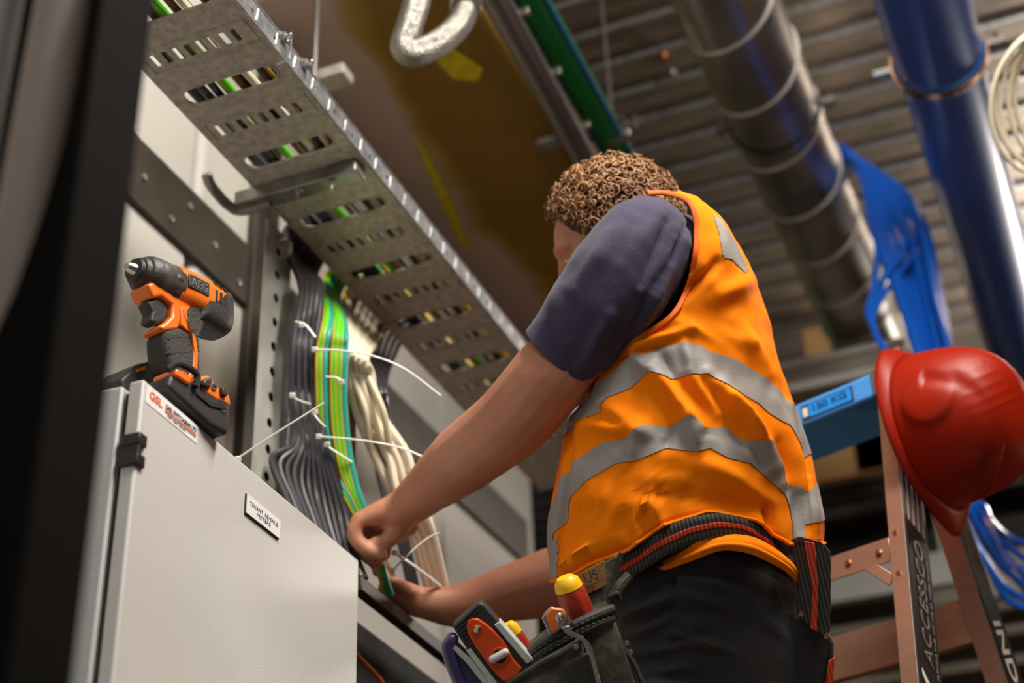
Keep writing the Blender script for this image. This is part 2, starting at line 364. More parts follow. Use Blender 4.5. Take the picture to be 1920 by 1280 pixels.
# supplier sticker
q = [dpt(*p) for p in ((275, 722), (371, 799), (370, 832), (275, 757))]
zt = (q[0][2] + q[1][2]) / 2; zb = (q[2][2] + q[3][2]) / 2; s0 = (q[0] - A) @ e1; s1 = (q[1] - A) @ e1
def dp(s, z, lift=0.0): p = A + e1 * s + nD * lift; p[2] = z; return p
st = polyplate(MB(), [dp(s0, zt), dp(s1, zt), dp(s1, zb), dp(s0, zb)], 0.0001, 0.0006).build('sticker', 'paper', cab, smooth=0, label='white supplier sticker')
w = s1 - s0; hh = zt - zb
lettering('GAEL SWITCHGEAR LTD', dp(s0 + w * 0.66, zb + hh * 0.66, 0.0006), e1, ZZ, w * 0.60, hh * 0.25, 'textdark', st)
polyplate(MB(), [dp(s0 + w*0.35, zb + hh*0.48), dp(s0 + w*0.97, zb + hh*0.48), dp(s0 + w*0.97, zb + hh*0.40), dp(s0 + w*0.35, zb + hh*0.40)], 0.0006, 0.0011).build('orange_rule', 'textorange', st, smooth=0)
lettering('SWITCHGEAR AND CONTROL PANELS MANUFACTURE', dp(s0 + w*0.66, zb + hh*0.30, 0.0006), e1, ZZ, w*0.6, hh*0.06, 'textgrey', st)
lettering('TEL  FAX  EMAIL', dp(s0 + w*0.58, zb + hh*0.18, 0.0006), e1, ZZ, w*0.36, hh*0.06, 'textgrey', st)
lettering('GSL', dp(s0 + w*0.18, zb + hh*0.58, 0.0006), e1, ZZ, w*0.24, hh*0.46, 'textorange', st, bold=0.02, name='logo')
# engraved name plate
q = [dpt(*p) for p in ((460, 926), (522, 976), (520, 1009), (458, 962))]
zt = (q[0][2] + q[1][2]) / 2; zb = (q[2][2] + q[3][2]) / 2; s0 = (q[0] - A) @ e1; s1 = (q[1] - A) @ e1; w = s1 - s0; hh = zt - zb
npx = polyplate(MB(), [dp(s0-0.001, zt), dp(s1, zt), dp(s1, zb-0.001), dp(s0-0.001, zb-0.001)], 0.0001, 0.0022).build('name_plate_backing', 'textdark', cab, smooth=0, label='dark edge of the engraved plate')
pl = polyplate(MB(), [dp(s0, zt), dp(s1, zt), dp(s1, zb), dp(s0, zb)], 0.002, 0.0032).build('name_plate', 'paper', cab, smooth=0, label='white engraved name plate')
lettering('TENANT  REVENUE', dp(s0 + w*0.5, zb + hh*0.62, 0.0032), e1, ZZ, w*0.84, hh*0.2, 'textgrey', pl, bold=-0.02)
lettering('METERS', dp(s0 + w*0.5, zb + hh*0.32, 0.0032), e1, ZZ, w*0.4, hh*0.2, 'textgrey', pl, bold=-0.02)

# dark open box next to it
ob = thing('open_cable_box', 'dark brown open metal box beyond the light grey cabinet, wires going down into it', 'box', tuple(B * [1, 1, 0] + [0, 0, 0.35]))
tz = 1.790
def ebox(mb, *a): return dbox(mb, a[0] + DW, a[1] + DW, *a[2:])
m_ = MB(); ebox(m_, 0.012, 0.80, 0.0, 0.018, tz - 0.022, tz); ebox(m_, 0.012, 0.8, 0.25, 0.26, tz-0.022, tz); ebox(m_, 0.79, 0.80, 0.0, 0.26, tz-0.022, tz)
m_.build('top_rim', 'darksteel', ob, bevel=0.002, label='brown steel rim')
m_ = MB(); ebox(m_, 0.012, 0.80, 0.25, 0.26, 0.45, tz - 0.022); ebox(m_, 0.79, 0.80, 0.0, 0.25, 0.45, tz - 0.022); ebox(m_, 0.012, 0.8, 0, 0.26, 0.45, 0.46)
m_.build('back_panel', 'gasket', ob)
ebox(MB(), 0.012, 0.79, 0.075, 0.08, 0.46, tz - 0.01).build('interior_shade_sheet', 'gasket', ob)  # added black sheet standing in for the shade inside the box
MB().tube(spl([B + e1*0.10 + np.array([-0.05,0,-0.10]), B + e1*0.18 + np.array([-0.03,0,-0.16]), B + e1*0.13 + np.array([-0.05,0,-0.35])]), 0.003, 8).build('orange_lead', 'redorange', label='thin dark orange lead inside the open dark box', cat='cable')

# ================================================================== CABLE TRAY
TZ = 2.45
XL = -1.066; XR = -0.867
tray = thing('cable_tray', 'perforated galvanised cable tray hung overhead above the cabinet, seen from below', 'cable tray', ((XL+XR)/2, 1.9, TZ))
def tray_section(y0, y1, bigs, smalls, z):
    p = MB(); t = 0.0015; W_ = XR - XL
    cuts = sorted([(c - 0.017, c + 0.017, 'b') for c in bigs] + [(c - 0.0125, c + 0.0125, 's') for c in smalls])
    y = y0
    for a, b_, k in cuts:
        p.bx(XL, XR, y, a, z, z + t)
        if k == 'b':
            xa, xb = XL + 0.020, XR - 0.020; p.bx(XL, xa, a, b_, z, z + t); p.bx(xb, XR, a, b_, z, z + t)
            r = 0.017                              # rounded slot ends
            for sx, xc in ((-1, xa), (1, xb)):
                for sy in (-1, 1):
                    yc = (a + b_) / 2
                    pts = [(xc, yc + sy * r)] + [(xc - sx * r * (1 - math.sin(q)) , yc + sy * r * math.cos(q)) for q in (0.0, 0.4, 0.8, 1.2, 1.57)][::1]
                    pts = [(xc, yc + sy*r)] + [(xc - sx*r + sx*r*math.sin(q), yc + sy*r*math.cos(q)) for q in (0.0, 0.4, 0.8, 1.2, 1.57)]
                    p.loft([[(u, v_, z) for u, v_ in pts], [(u, v_, z + t) for u, v_ in pts]])
        else:
            n = 8; x0 = XL + 0.024; x1 = XR - 0.020; pitch = (x1 - x0) / n
            p.bx(XL, x0, a, b_, z, z + t); p.bx(x1, XR, a, b_, z, z + t)
            for i in range(n): p.bx(x0 + pitch * i + pitch * 0.48, x0 + pitch * (i + 1), a, b_, z, z + t)
        y = b_
    p.bx(XL, XR, y, y1, z, z + t)
    return p
def tray_ribs(bigs, smalls, z):
    p = MB()
    for c in bigs:      # raised lip round each long slot
        pts = []
        xa, xb = XL + 0.020, XR - 0.020; r = 0.0185
        path = [(xa + r + (xb - xa - 2*r) * i / 6, c - r) for i in range(7)] + [(xb - r + r*math.sin(q), c - r*math.cos(q)) for q in np.linspace(0.3, 2.84, 7)] + \
               [(xb - r - (xb - xa - 2*r) * i / 6, c + r) for i in range(7)] + [(xa + r - r*math.sin(q), c + r*math.cos(q)) for q in np.linspace(0.3, 2.84, 7)]
        path = [(u, v_, z) for u, v_ in path]; path.append(path[0]); p.tube(path, 0.0022, 6)
    for c in smalls:    # pressed panel edge
        x0, x1 = XL + 0.012, XR - 0.010
        for dy in (-0.024, 0.024): p.tube([(x0, c + dy, z), (x1, c + dy, z)], 0.0018, 6)
        for xx in (x0, x1): p.tube([(xx, c - 0.024, z), (xx, c + 0.024, z)], 0.0018, 6)
    return p
b1 = [1.058, 1.247, 1.428, 1.604]; s1_ = [0.97, 1.15, 1.338, 1.515]
b2 = [1.790, 1.975, 2.165, 2.36, 2.55, 2.74]; s2_ = [1.882, 2.07, 2.262, 2.455, 2.645]
tray_section(0.6, 1.70, b1, s1_, TZ).build('base_plate', 'galvdull', tray, smooth=0)
tray_ribs(b1, s1_, TZ).build('pressed_rib', 'galvdull', tray)
tray_section(1.705, 3.0, b2, s2_, TZ + 0.002).build('base_plate', 'galvdull', tray, smooth=0)
tray_ribs(b2, s2_, TZ + 0.002).build('pressed_rib', 'galvdull', tray)
# side flanges with slanted slots (holes modelled as dark recess pieces are avoided: real gaps)
def flange(x, y0, y1, z0, z1, pitch=0.062):
    p = MB(); y = y0; t = 0.0015
    while y < y1:
        e = min(y + pitch, y1); a = y + pitch * 0.55; b_ = a + 0.007
        p.bx(x, x + t, y, a, z0, z1); p.bx(x, x + t, b_, e, z0, z1)
        p.bx(x, x + t, a, b_, z0, z0 + 0.014); p.bx(x, x + t, a, b_, z0 + 0.021, z1); y = e
    return p
flange(XR, 0.6, 3.0, TZ, TZ + 0.038).build('side_flange', 'galvbright', tray, smooth=0, label='bright zinc side flange')
flange(XL - 0.0015, 0.6, 3.0, TZ, TZ + 0.038).build('side_flange', 'galvdull', tray, smooth=0)
lp = MB()
for k in range(44):
    y = 0.62 + k * 0.0545; lp.tube([(XR + 0.002, y, TZ + 0.006), (XR + 0.002, y + 0.004, TZ + 0.03)], 0.0014, 6)
lp.tube([(XR + 0.001, 0.6, TZ + 0.038), (XR + 0.001, 3.0, TZ + 0.038)], 0.002, 6); lp.tube([(XR + 0.001, 0.6, TZ), (XR + 0.001, 3.0, TZ)], 0.0018, 6)
lp.build('pressed_rib', 'galvbright', tray)
def bolt(parent, o, ax, r=0.009, name='bolt'):
    m_ = MB(); m_.lathe([(r * 1.3, 0), (r * 1.3, 0.0015), (r, 0.002), (r, 0.006), (r * 0.8, 0.008)], o, ax, 6)
    m_.lathe([(r * 0.5, 0.008), (r * 0.5, 0.016), (r * 0.4, 0.017)], o, ax, 12); return m_.build(name, 'bolt', parent, bevel=0)
for px, py in ((527, 72), (567, 122)):
    q = onA(px, py, 0, XR); bolt(tray, (XR + 0.002, q[1], q[2]), (1, 0, 0))
MB().tube([(XR + 0.012, 1.41, TZ + 0.04), (XR + 0.012, 1.41, TZ - 0.004), (XR - 0.01, 1.41, TZ - 0.006)], 0.0015, 8).build('wire_clip', 'bolt', tray)
# cross channel carrying the tray
cb = MB(); cb.bx(XL - 0.035, XR - 0.01, 1.665, 1.70, TZ - 0.022, TZ - 0.003); cb.bx(XL - 0.035, XR - 0.01, 1.662, 1.667, TZ - 0.026, TZ)
cb.tube(spl([(XL + 0.02, 1.69, TZ - 0.02), (XL - 0.035, 1.69, TZ - 0.02), (XL - 0.05, 1.67, TZ - 0.018), (XL - 0.052, 1.62, TZ - 0.012), (XL - 0.05, 1.60, TZ)]), 0.009, 10)
cc = cb.build('support_channel', 'galv', bevel=0.003, label='galvanised cross channel with a rounded end under the cable tray joint', cat='bracket')
ORG[cc] = np.array(cc.location)
for xx in (XL + 0.08, XL + 0.14): bolt(cc, (xx, 1.675, TZ - 0.024), (0, 0, -1), 0.006)
# threaded rod and strap behind the tray
q = P(593, 60, 2.9); MB().tube([(q[0], q[1], 2.60), (q[0], q[1], 3.9)], 0.006, 10).build('threaded_rod', 'conduit', label='thin grey hanging rod just behind the tray flange, upper left', cat='rod')
q = P(633, 138, 2.9); MB().bx(q[0] - 0.16, q[0] + 0.02, q[1] - 0.015, q[1] + 0.03, q[2] - 0.012, q[2] + 0.012).build('rod_bracket', 'galvdull', bevel=0.002, label='short dull steel channel end sticking out beside the hanging rod', cat='bracket')
# cables lying in the tray
tc = [('black', 'blackcable')] * 4 + [('yellow and green', 'yellowcable'), ('green', 'greencable'), ('brown', 'browncable'), ('black', 'blackcable'), ('cream', 'creamcable'), ('black', 'blackcable'), ('yellow', 'yellowcable'), ('black', 'blackcable')]
for i, (cn, cm) in enumerate(tc):
    x = XL + 0.024 + i * 0.0135; pts = [(x + 0.004 * math.sin(i * 3 + y * 5) + (0.01 * (y - 1.8)) * ((i % 3) - 1), y, TZ + 0.0115 + 0.006 * (i % 3 == 1)) for y in np.linspace(0.62, 2.98, 14)]
    MB().tube(spl(pts, 4), 0.0062, 8).build('tray_cable', cm, label='%s cable lying along the overhead cable tray' % cn, cat='cable', group='%s cables in the overhead tray' % cn)

# ================================================================== PERFORATED STRUT
SX, SY = -1.068, 1.76
stt = thing('perforated_strut', 'vertical perforated steel strut standing behind the cabinet, up to the cable tray', 'strut', (SX, SY, 1.807))
m_ = MB(); w = 0.086; hw = 0.008; z0 = 1.807; z1 = TZ - 0.026
t = 0.002; zz = z0; pitch = 0.0462; zc = z0 + 0.02
fx = SX - 0.004
while zc < z1 - 0.02:
    m_.bx(fx, fx + t, SY - w/2, SY + w/2, zz, zc - hw)
    # octagonal hole: strips round it
    m_.bx(fx, fx + t, SY - w/2, SY - hw, zc - hw, zc + hw); m_.bx(fx, fx + t, SY + hw, SY + w/2, zc - hw, zc + hw)
    for sy in (-1, 1):
        for sz in (-1, 1):
            tri = [(fx, SY + sy*hw, zc + sz*hw), (fx, SY + sy*hw*0.35, zc + sz*hw), (fx, SY + sy*hw*0.72, zc + sz*hw*0.72), (fx, SY + sy*hw, zc + sz*hw*0.35)]
            m_.loft([tri, [(a + t, b_, c_) for a, b_, c_ in tri]])
    zz = zc + hw; zc += pitch
m_.bx(fx, fx + t, SY - w/2, SY + w/2, zz, z1)
m_.build('front_face', 'strut', stt, smooth=0)
MB().bx(fx - 0.008, fx - 0.005, SY - w/2 + 0.012, SY + w/2, z0, z1).build('hole_shade_sheet', 'gasket', stt)  # added black sheet so the strut holes look shaded
m_ = MB(); m_.bx(fx - 0.02, fx + 0.010, SY + w/2, SY + w/2 + 0.003, z0, z1 - 0.1)
m_.build('side_flange', 'galvbright', stt, bevel=0.0008, label='bright folded edge')
bolt(stt, (fx + t, SY, z1 - 0.02), (1, 0, 0), 0.006)

# ================================================================== CABLES DROPPING FROM THE TRAY
def over(yc):      # out of the tray, over its left flange
    return [np.array([XL + 0.06, yc - 0.03, TZ + 0.03]), np.array([XL + 0.02, yc - 0.01, TZ + 0.05]), np.array([XL - 0.018, yc, TZ + 0.048]), np.array([XL - 0.04, yc, TZ + 0.01])]
def cable(pts, r, m_, label, group=None, name='cable', n=8, cat='cable', top=None, **k):
    return MB().tube(spl((over(top) if top else []) + [P(*p) for p in pts], 8), r, n, **k).build(name, m_, label=label, cat=cat, group=group)
for i in range(22):     # dark grey bundle sweeping into the cabinet top
    f = i / 21
    xe = 545 + f * 128; ye = 1052 - 0.844 * (673 - xe) + 26
    pts = [(566 + 34*f + 4*math.sin(i*2.1), 540, 2.37 + 0.02*(i%2)), (552 + f*40 + 3*math.sin(i), 640, 2.31 + 0.016*(i%3)), (548 + f*46, 740, 2.28 + 0.01*(i%2)), (552 + f*58, 830, 2.25), (xe - 34 + f*14, ye - 110, 2.22 + 0.01 * (i % 2)), (xe - 6, ye - 35, 2.185 + 0.008*(i%2)), (xe + 10, ye + 8, 2.165)]
    cable(pts, 0.0056 if i % 3 else 0.0066, 'blackcable', 'dark grey cable in the bundle dropping beside the perforated strut', 'dark grey cables dropping beside the strut', 'power_cable', top=1.835 + 0.115 * f)
def earth(i, pts, ca, cb_):
    W3 = over(1.99 + 0.012 * i) + [P(*p) for p in pts]; path = spl(W3, 8)
    o = thing('earth_cable', 'green and yellow striped cable in the middle of the dropping bundle', 'cable', tuple(path[-1]), 'green and yellow cables of the bundle')
    MB().tube(path, 0.0062, 10).build('green_sheath', ca, o)
    MB().tube([p + (-FW) * 0.0015 - RT * 0.0028 for p in path], 0.0045, 8).build('yellow_stripe', cb_, o)
for i in range(5):
    f = (0.0, 0.2, 0.6, 0.8, 1.0)[i]
    pts = [(612 + f*34, 600 + 4*i, 2.34), (600 + f*46, 660, 2.285), (600 + f*44, 740, 2.27), (604 + f*46, 820, 2.26), (622 + f*40, 890, 2.245), (655 + f*22, 940, 2.235), (690 + f*14, 1010, 2.225), (715 + f*4, 1075, 2.225), (728 + f*4, 1115, 2.24)]
    earth(i, pts, ['greencable', 'tealcable', 'greencable', 'greencable', 'tealcable'][i], 'yellowcable')
for f in (0.4, 0.5):
    cable([(612 + f*34, 604, 2.36), (600 + f*46, 660, 2.305), (600 + f*44, 740, 2.285), (604 + f*46, 820, 2.275), (622 + f*36, 890, 2.26), (650 + f*18, 960, 2.245), (688 + f*10, 1040, 2.235)], 0.0055, 'blackcable', 'dark cable running between the green and yellow ones', 'dark cables between the green and yellow ones', 'power_cable', top=2.02)
for i in range(7):
    f = i / 6; jj = [0, 9, -8, 5, -4, 10, -6][i]
    pts = [(655 + 30*f, 640 + 5*i, 2.36), (655 + f*40, 700, 2.33), (668 + f*48 + jj, 770, 2.33 - jj*.002), (700 + f*56 - jj, 850, 2.33), (738 + f*50 + jj, 930, 2.33 + jj*.002), (776 + f*40 + jj * .5, 1010, 2.34), (800 + f*32, 1092, 2.35), (806 + f*32, 1130, 2.36)]
    cable(pts, 0.0055 if i % 2 else 0.007, 'creamcable', 'cream cable curving down from the tray behind the raised forearm', 'cream cables behind the forearm', 'cream_cable', top=2.075 + 0.022 * i)
for i in range(4):
    pts = [(640 + 9*i, 680, 2.36), (630 + 11*i, 760, 2.345), (640 + 8*i, 860, 2.34), (655 + 6*i, 940, 2.33), (700 + 5*i, 1040, 2.3), (740 + 4 * i, 1110, 2.29)]
    cable(pts, 0.005, ['yellowcable', 'creamcable', 'yellowcable', 'browncable'][i], ['deep yellow cable between the green and cream bundles', 'off white cable running beside the deep yellow one', 'thin yellow cable beside the brown one in the bundle', 'brown cable in the middle of the dropping bundle'][i], None, 'coloured_cable', top=2.06 + 0.01 * i)
for i in range(5):
    pts = [(690 + 8*i, 720, 2.5), (700 + 7*i, 800, 2.5), (712 + 5*i, 900, 2.48), (745 + 4*i, 1000, 2.45), (770 + 4 * i, 1110, 2.42)]
    cable(pts, 0.005, 'blackcable', 'dark cable in the shadow behind the cream cables', 'dark cables behind the cream ones', 'power_cable', top=2.2 + 0.02 * i)
# nylon ties with long tails
def tie(pts, label, head=None, w_=0.0032):
    path = spl([P(*p) for p in pts], 8)
    o = thing('cable_tie', label, 'cable tie', tuple(path[0]))
    MB().tube(path, w_, 8, flat=0.45, up=-FW).build('strap', 'tie', o)
    h0 = P(*(head or pts[0])); MB().box(h0, (0.009, 0.008, 0.007), RT, DN, FW).build('locking_head', 'tie', o, bevel=0.0015)
tie([(590, 655, 2.24), (640, 657, 2.22), (700, 667, 2.2), (760, 692, 2.2), (826, 741, 2.22)], 'white nylon tie with a long tail arching right, upper one')
tie([(598, 818, 2.22), (650, 822, 2.2), (705, 829, 2.19), (755, 840, 2.2), (797, 858, 2.2)], 'white nylon tie with a bright tail pointing right above the forearm')
tie([(447, 858, 2.06), (500, 823, 2.06), (555, 788, 2.06), (608, 755, 2.07)], 'white nylon tie tail crossing in front of the perforated strut', (447, 860, 2.06))
tie([(735, 1070, 2.22), (765, 1040, 2.23), (800, 1010, 2.25), (822, 1000, 2.27)], 'thin white nylon tie below the gripping hand')
tie([(740, 1036, 2.24), (770, 1056, 2.25), (800, 1078, 2.27), (825, 1098, 2.3)], 'white nylon tie lying flat by the lower hand', None, 0.005)
tie([(555, 603, 2.27), (572, 608, 2.26), (592, 632, 2.25)], 'small white tie round the dark bundle beside the upper strut', (566, 609, 2.25))
tie([(545, 742, 2.25), (565, 752, 2.24), (582, 757, 2.235)], 'small white tie round the dark bundle at mid strut', (548, 741, 2.24))
tie([(588, 775, 2.235), (600, 790, 2.23), (610, 800, 2.23)], 'small white tie round the green and yellow bundle', (590, 772, 2.22))
tie([(612, 706, 2.25), (632, 708, 2.24), (645, 718, 2.24)], 'small white tie round the upper part of the green cables', (640, 716, 2.23))
tie([(612, 835, 2.235), (635, 850, 2.235), (660, 866, 2.24)], 'small white tie above the gripping hand on green cables', (613, 833, 2.22))

# ================================================================== OVERHEAD SERVICES
lg = MB(); lg.bx(WX - 0.1, -0.83, 1.9, 4.4, 3.15, 3.45)
lg.build('lagged_duct', 'lag', bevel=0.02, seg=4, label='wide duct wrapped in stained olive and taupe insulation, above the cable tray', cat='duct')
for pts, lab in ((((810, 105), (850, 92), (905, 128), (895, 150), (850, 145)), 'yellow torn insulation patch under the wrapped duct, below the braided hose'), (((775, 250), (790, 262), (850, 380), (885, 470), (862, 455), (815, 355)), 'long yellow streak of insulation on the wrapped duct')):
    q = [onA(*p, 2, 3.148) for p in pts]; MB().loft([q, [a + [0, 0, -0.004] for a in q]]).build('insulation_patch', 'yfoam', label=lab, cat='insulation')
# round wrapped end with yellow fluff at top
q = P(660, -20, 3.05)
re = thing('wrapped_pipe_end', 'dark brown wrapped pipe end with yellow fluff at the top edge of the view', 'pipe', tuple(q))
MB().lathe([(0.10, 0), (0.135, 0.01), (0.14, 0.05), (0.14, 0.4)], q, (0.1, 0.1, 1), 32).build('wrapping', 'lag', re)
f_ = MB()
for k in range(26): f_.ball(q + np.array([random.uniform(-0.05, 0.03), random.uniform(-0.04, 0.04), random.uniform(-0.02, 0.01)]), random.uniform(0.008, 0.018), 8, 6)
f_.build('insulation_fluff', 'yfoam', re)
# conduit + green pipe + spiral duct + blue pipe
def line(p0, p1, z, y0, y1):
    a, b_ = onA(*p0, 2, z), onA(*p1, 2, z); d_ = nz(b_ - a); d_[2] = 0
    return a + d_ * ((y0 - a[1]) / d_[1]), a + d_ * ((y1 - a[1]) / d_[1])
a, b_ = line((931, 0), (1108, 320), 3.1, 1.5, 4.4)
cn = thing('metal_conduit', 'grey metal conduit running along the edge of the wrapped duct, left of the green pipe', 'pipe', tuple(a))
MB().tube([a, b_], 0.030, 24).build('tube', 'conduit', cn)
for k in range(5):
    c = a + (b_ - a) * (0.15 + 0.07 * k)
    MB().box(c + [0.035, 0, 0.02], (0.02, 0.012, 0.02)).build('clip', 'bolt', cn, bevel=0.002)
c = onA(1050, 262, 2, 3.1); MB().box(c + [-0.02, 0, 0], (0.07, 0.03, 0.015)).build('clip', 'galv', cn, bevel=0.002)
a, b_ = line((998, 0), (1165, 295), 3.3, 1.6, 4.6)
gp = thing('green_pipe', 'green plastic pipe with blue stripes running overhead beyond the head', 'pipe', tuple(a))
MB().tube([a, b_], 0.037, 28).build('pipe_wall', 'greenpipe', gp)
for s in (-1, 1):
    off = np.array([s * 0.0335, 0, -0.0165]); MB().tube([a + off, b_ + off], 0.0062, 10).build('blue_stripe', 'bluestripe', gp)
gc = onA(1150, 245, 2, 3.3)
def clamp(c, r, name, label, parent=None, ear=0.03, m1='bolt', wdt=0.02, dirs=(1,0,0)):
    o = thing(name, label, 'pipe clamp', tuple(c))
    rg = MB(); rings = []
    pr_ = [(r, -wdt/2), (r + 0.004, -wdt/2), (r + 0.004, wdt/2), (r, wdt/2)]
    for k in range(48):
        t_ = 2*math.pi*k/48; rings.append([c + np.array([math.cos(t_)*rr_, h_, math.sin(t_)*rr_]) for rr_, h_ in pr_])
    rings.append(rings[0]); rg.loft(rings, cap=False); rg.build('band', m1, o, bevel=0)
    for s in (-1, 1):
        e = MB(); cx = c + np.array([s * (r + ear/2 + 0.002), 0, 0]); e.box(cx + [0,0,0.004], (ear, wdt, 0.004)); e.box(cx - [0,0,0.004], (ear, wdt, 0.004))
        e.lathe([(0.008, -0.014), (0.008, -0.007), (0.0045, -0.006), (0.0045, 0.03), (0.004, 0.031)], cx + [s*0.003,0,0], (0,0,1), 6); e.build('bolt_ear', 'bolt', o)
    MB().tube([c + [0, 0, r], [c[0], c[1], 3.9]], 0.005, 10).build('hanger_rod', 'bolt', o)
    return o
clamp(gc, 0.038, 'pipe_clamp', 'small steel clamp holding the green pipe beyond the head')
# spiral duct
a, b_ = line((1362, 0), (1550, 450), 3.3, 1.7, 4.15); R_ = 0.113
sd = thing('spiral_duct', 'shiny spiral seam air duct hanging overhead above the vest', 'duct', tuple(a))
MB().tube([a, b_], R_, 64).build('duct_wall', 'spiral', sd)
ax = nz(b_ - a); L = np.linalg.norm(b_ - a); u = nz(np.cross(ax, ZZ)); v_ = np.cross(ax, u); pitch = 0.24; y = 0; pth = []
for k in range(int(L / pitch * 40)):
    t_ = 2*math.pi*k/40; pth.append(a + ax * (pitch*k/40 + 0.02) + (R_ + 0.0012) * (u*math.cos(t_) + v_*math.sin(t_)))
MB().tube(pth, 0.0046, 6).build('spiral_seam', 'seam', sd)
MB().tube([b_ + ax*0.0, b_ + ax*0.10], R_ + 0.006, 48).build('end_collar', 'duct', sd, bevel=0.003)
dc = onA(1435, 222, 2, 3.3); dc = a + ax * ((dc - a) @ ax)
clamp(dc, R_ + 0.002, 'duct_clamp', 'rubber lined steel clamp round the spiral duct', ear=0.035)
MB().tube([dc - [0, 0.014, 0], dc + [0, 0.014, 0]], R_ + 0.005, 48).build('clamp_lining', 'rubber', sd)
# blue pipe
a, b_ = line((1730, 0), (1840, 400), 3.2, 1.5, 7.6)
bp = thing('blue_pipe', 'thick blue plastic pipe running overhead at the right above the red helmet', 'pipe', tuple(a))
cl = onA(1757, 110, 2, 3.2); ax = nz(b_ - a); cl = a + ax * ((cl - a) @ ax)
MB().tube([a, b_], 0.0955, 64).build('pipe_wall', 'bluepipe', bp)
MB().tube([a, cl + ax * 0.012], 0.0985, 64).build('socket_sleeve', 'bluepipe', bp, bevel=0.003, label='slightly wider blue socket')
MB().tube([cl - ax*0.016, cl + ax*0.020], 0.104, 64).build('clamp_lining', 'bluestripe', bp, bevel=0.004, label='blue rubber clamp lining')
clamp(cl, 0.105, 'pipe_clamp', 'steel clamp with bolt ears round the thick blue pipe', ear=0.04, wdt=0.016, m1='rivet')
# braided hose
hp = [P(*p) for p in ((787, -60, 2.62), (782, 0, 2.60), (768, 50, 2.58), (757, 88, 2.57), (778, 100, 2.57), (820, 82, 2.6), (855, 52, 2.66), (872, 20, 2.72), (880, -30, 2.8))]
bh = thing('braided_hose', 'shiny braided steel hose hanging in a bend from above, top centre of the view', 'hose', tuple(hp[4]))
MB().tube(spl(hp, 10), 0.0245, 28).build('braid', 'braid', bh)
MB().tube([hp[7] + (hp[8]-hp[7])*0.1, hp[7] + (hp[8]-hp[7])*0.5], 0.030, 24).build('end_ferrule', 'bolt', bh, bevel=0.002)
MB().tube([hp[7] + (hp[8]-hp[7])*-0.05, hp[7] + (hp[8]-hp[7])*0.12], 0.0262, 24).build('rubber_seal', 'rubber', bh)
# small fixings on the deck
for (px, py), mm, lab in (((1245, 98), 'rivet', 'small brass fixing screwed into the metal ceiling'), ((1262, 130), 'bolt', 'small zinc screw in the ceiling rib')):
    q = onA(px, py, 2, 3.885); MB().lathe([(0.014, 0), (0.014, -0.01), (0.007, -0.012), (0.007, -0.03), (0.0, -0.032)], q, (0, 0, 1), 10).build('ceiling_screw', mm, label=lab, cat='screw')
# blue data cables
for i in range(24):
    f = i / 23; j = random.uniform(-1, 1)
    pts = [(1515 + 10*j, 300 + 30*f, 4.15), (1568 + 14*f, 272 + 34*f, 4.0), (1600 + 20*f + 4*j, 292 + 52*f, 3.9), (1622 + f*8 + 82*(1-f), 365 + 50*f + 6*j, 3.8), (1645 + (1-f)*98, 450 + 20*f, 3.65 + 0.07*j), (1680 + (1-f)*82 + 5*j, 550, 3.5 + 0.07*j), (1708 + (1-f)*72, 640, 3.35 + 0.06*j), (1735 + (1-f)*60, 760, 3.2), (1765 + (1-f)*50, 900, 3.1)]
    if i % 6 == 5: pts[5:] = [(1650 + 20*j, 560, 3.4), (1640, 620, 3.3), (1700, 720, 3.2), (1760, 880, 3.1)]
    cable(pts, 0.0074, 'bluecable', 'blue data cable in the thick bundle hanging behind the red helmet', 'blue data cables hanging behind the helmet', 'data_cable', 7)
for i in range(9):
    f = i / 8
    pts = [(1755 + 30*f, 860 - 20*f, 3.12), (1800 + 20*f, 930, 3.1), (1838 + 10*f, 985 - 30*f + 8*i*(i%2), 3.1), (1885, 1040 - 50*f + 30*(i%3), 3.15), (1960, 1110 - 90*f + 30*(i%3), 3.2), (2100, 1180, 3.3)]
    if i in (2, 7): pts = [(1790, 900, 3.1), (1815, 985, 3.05), (1848, 1050, 3.0), (1895, 1100 + 4*i, 3.0), (1990, 1150, 3.0)]
    cable(pts, 0.0075, 'bluecable', 'blue data cable trailing right below the red helmet', 'blue data cables trailing right below the helmet', 'data_cable', 7)
# cream coil at the right edge
for i, ox in enumerate((0, 5, 12, 26, 34)):
    c = P(1962 + ox, 190 + (3, -6, 8, 2, -4)[i], 2.7 + 0.008 * i); rx = 0.103 - 0.002*i; ry = 0.133 - 0.0035*i
    path = [c + RT * rx * math.cos(t_) + (DN*0.98 + FW*0.2) * ry * math.sin(t_ + 0.04*i) for t_ in np.linspace(0, 2*math.pi, 60)]
    MB().tube(path, 0.0046, 8).build('coiled_cable', 'creamcable', label='cream cable loop hanging in a coil at the right edge of the view', cat='cable', group='loops of the cream coil')

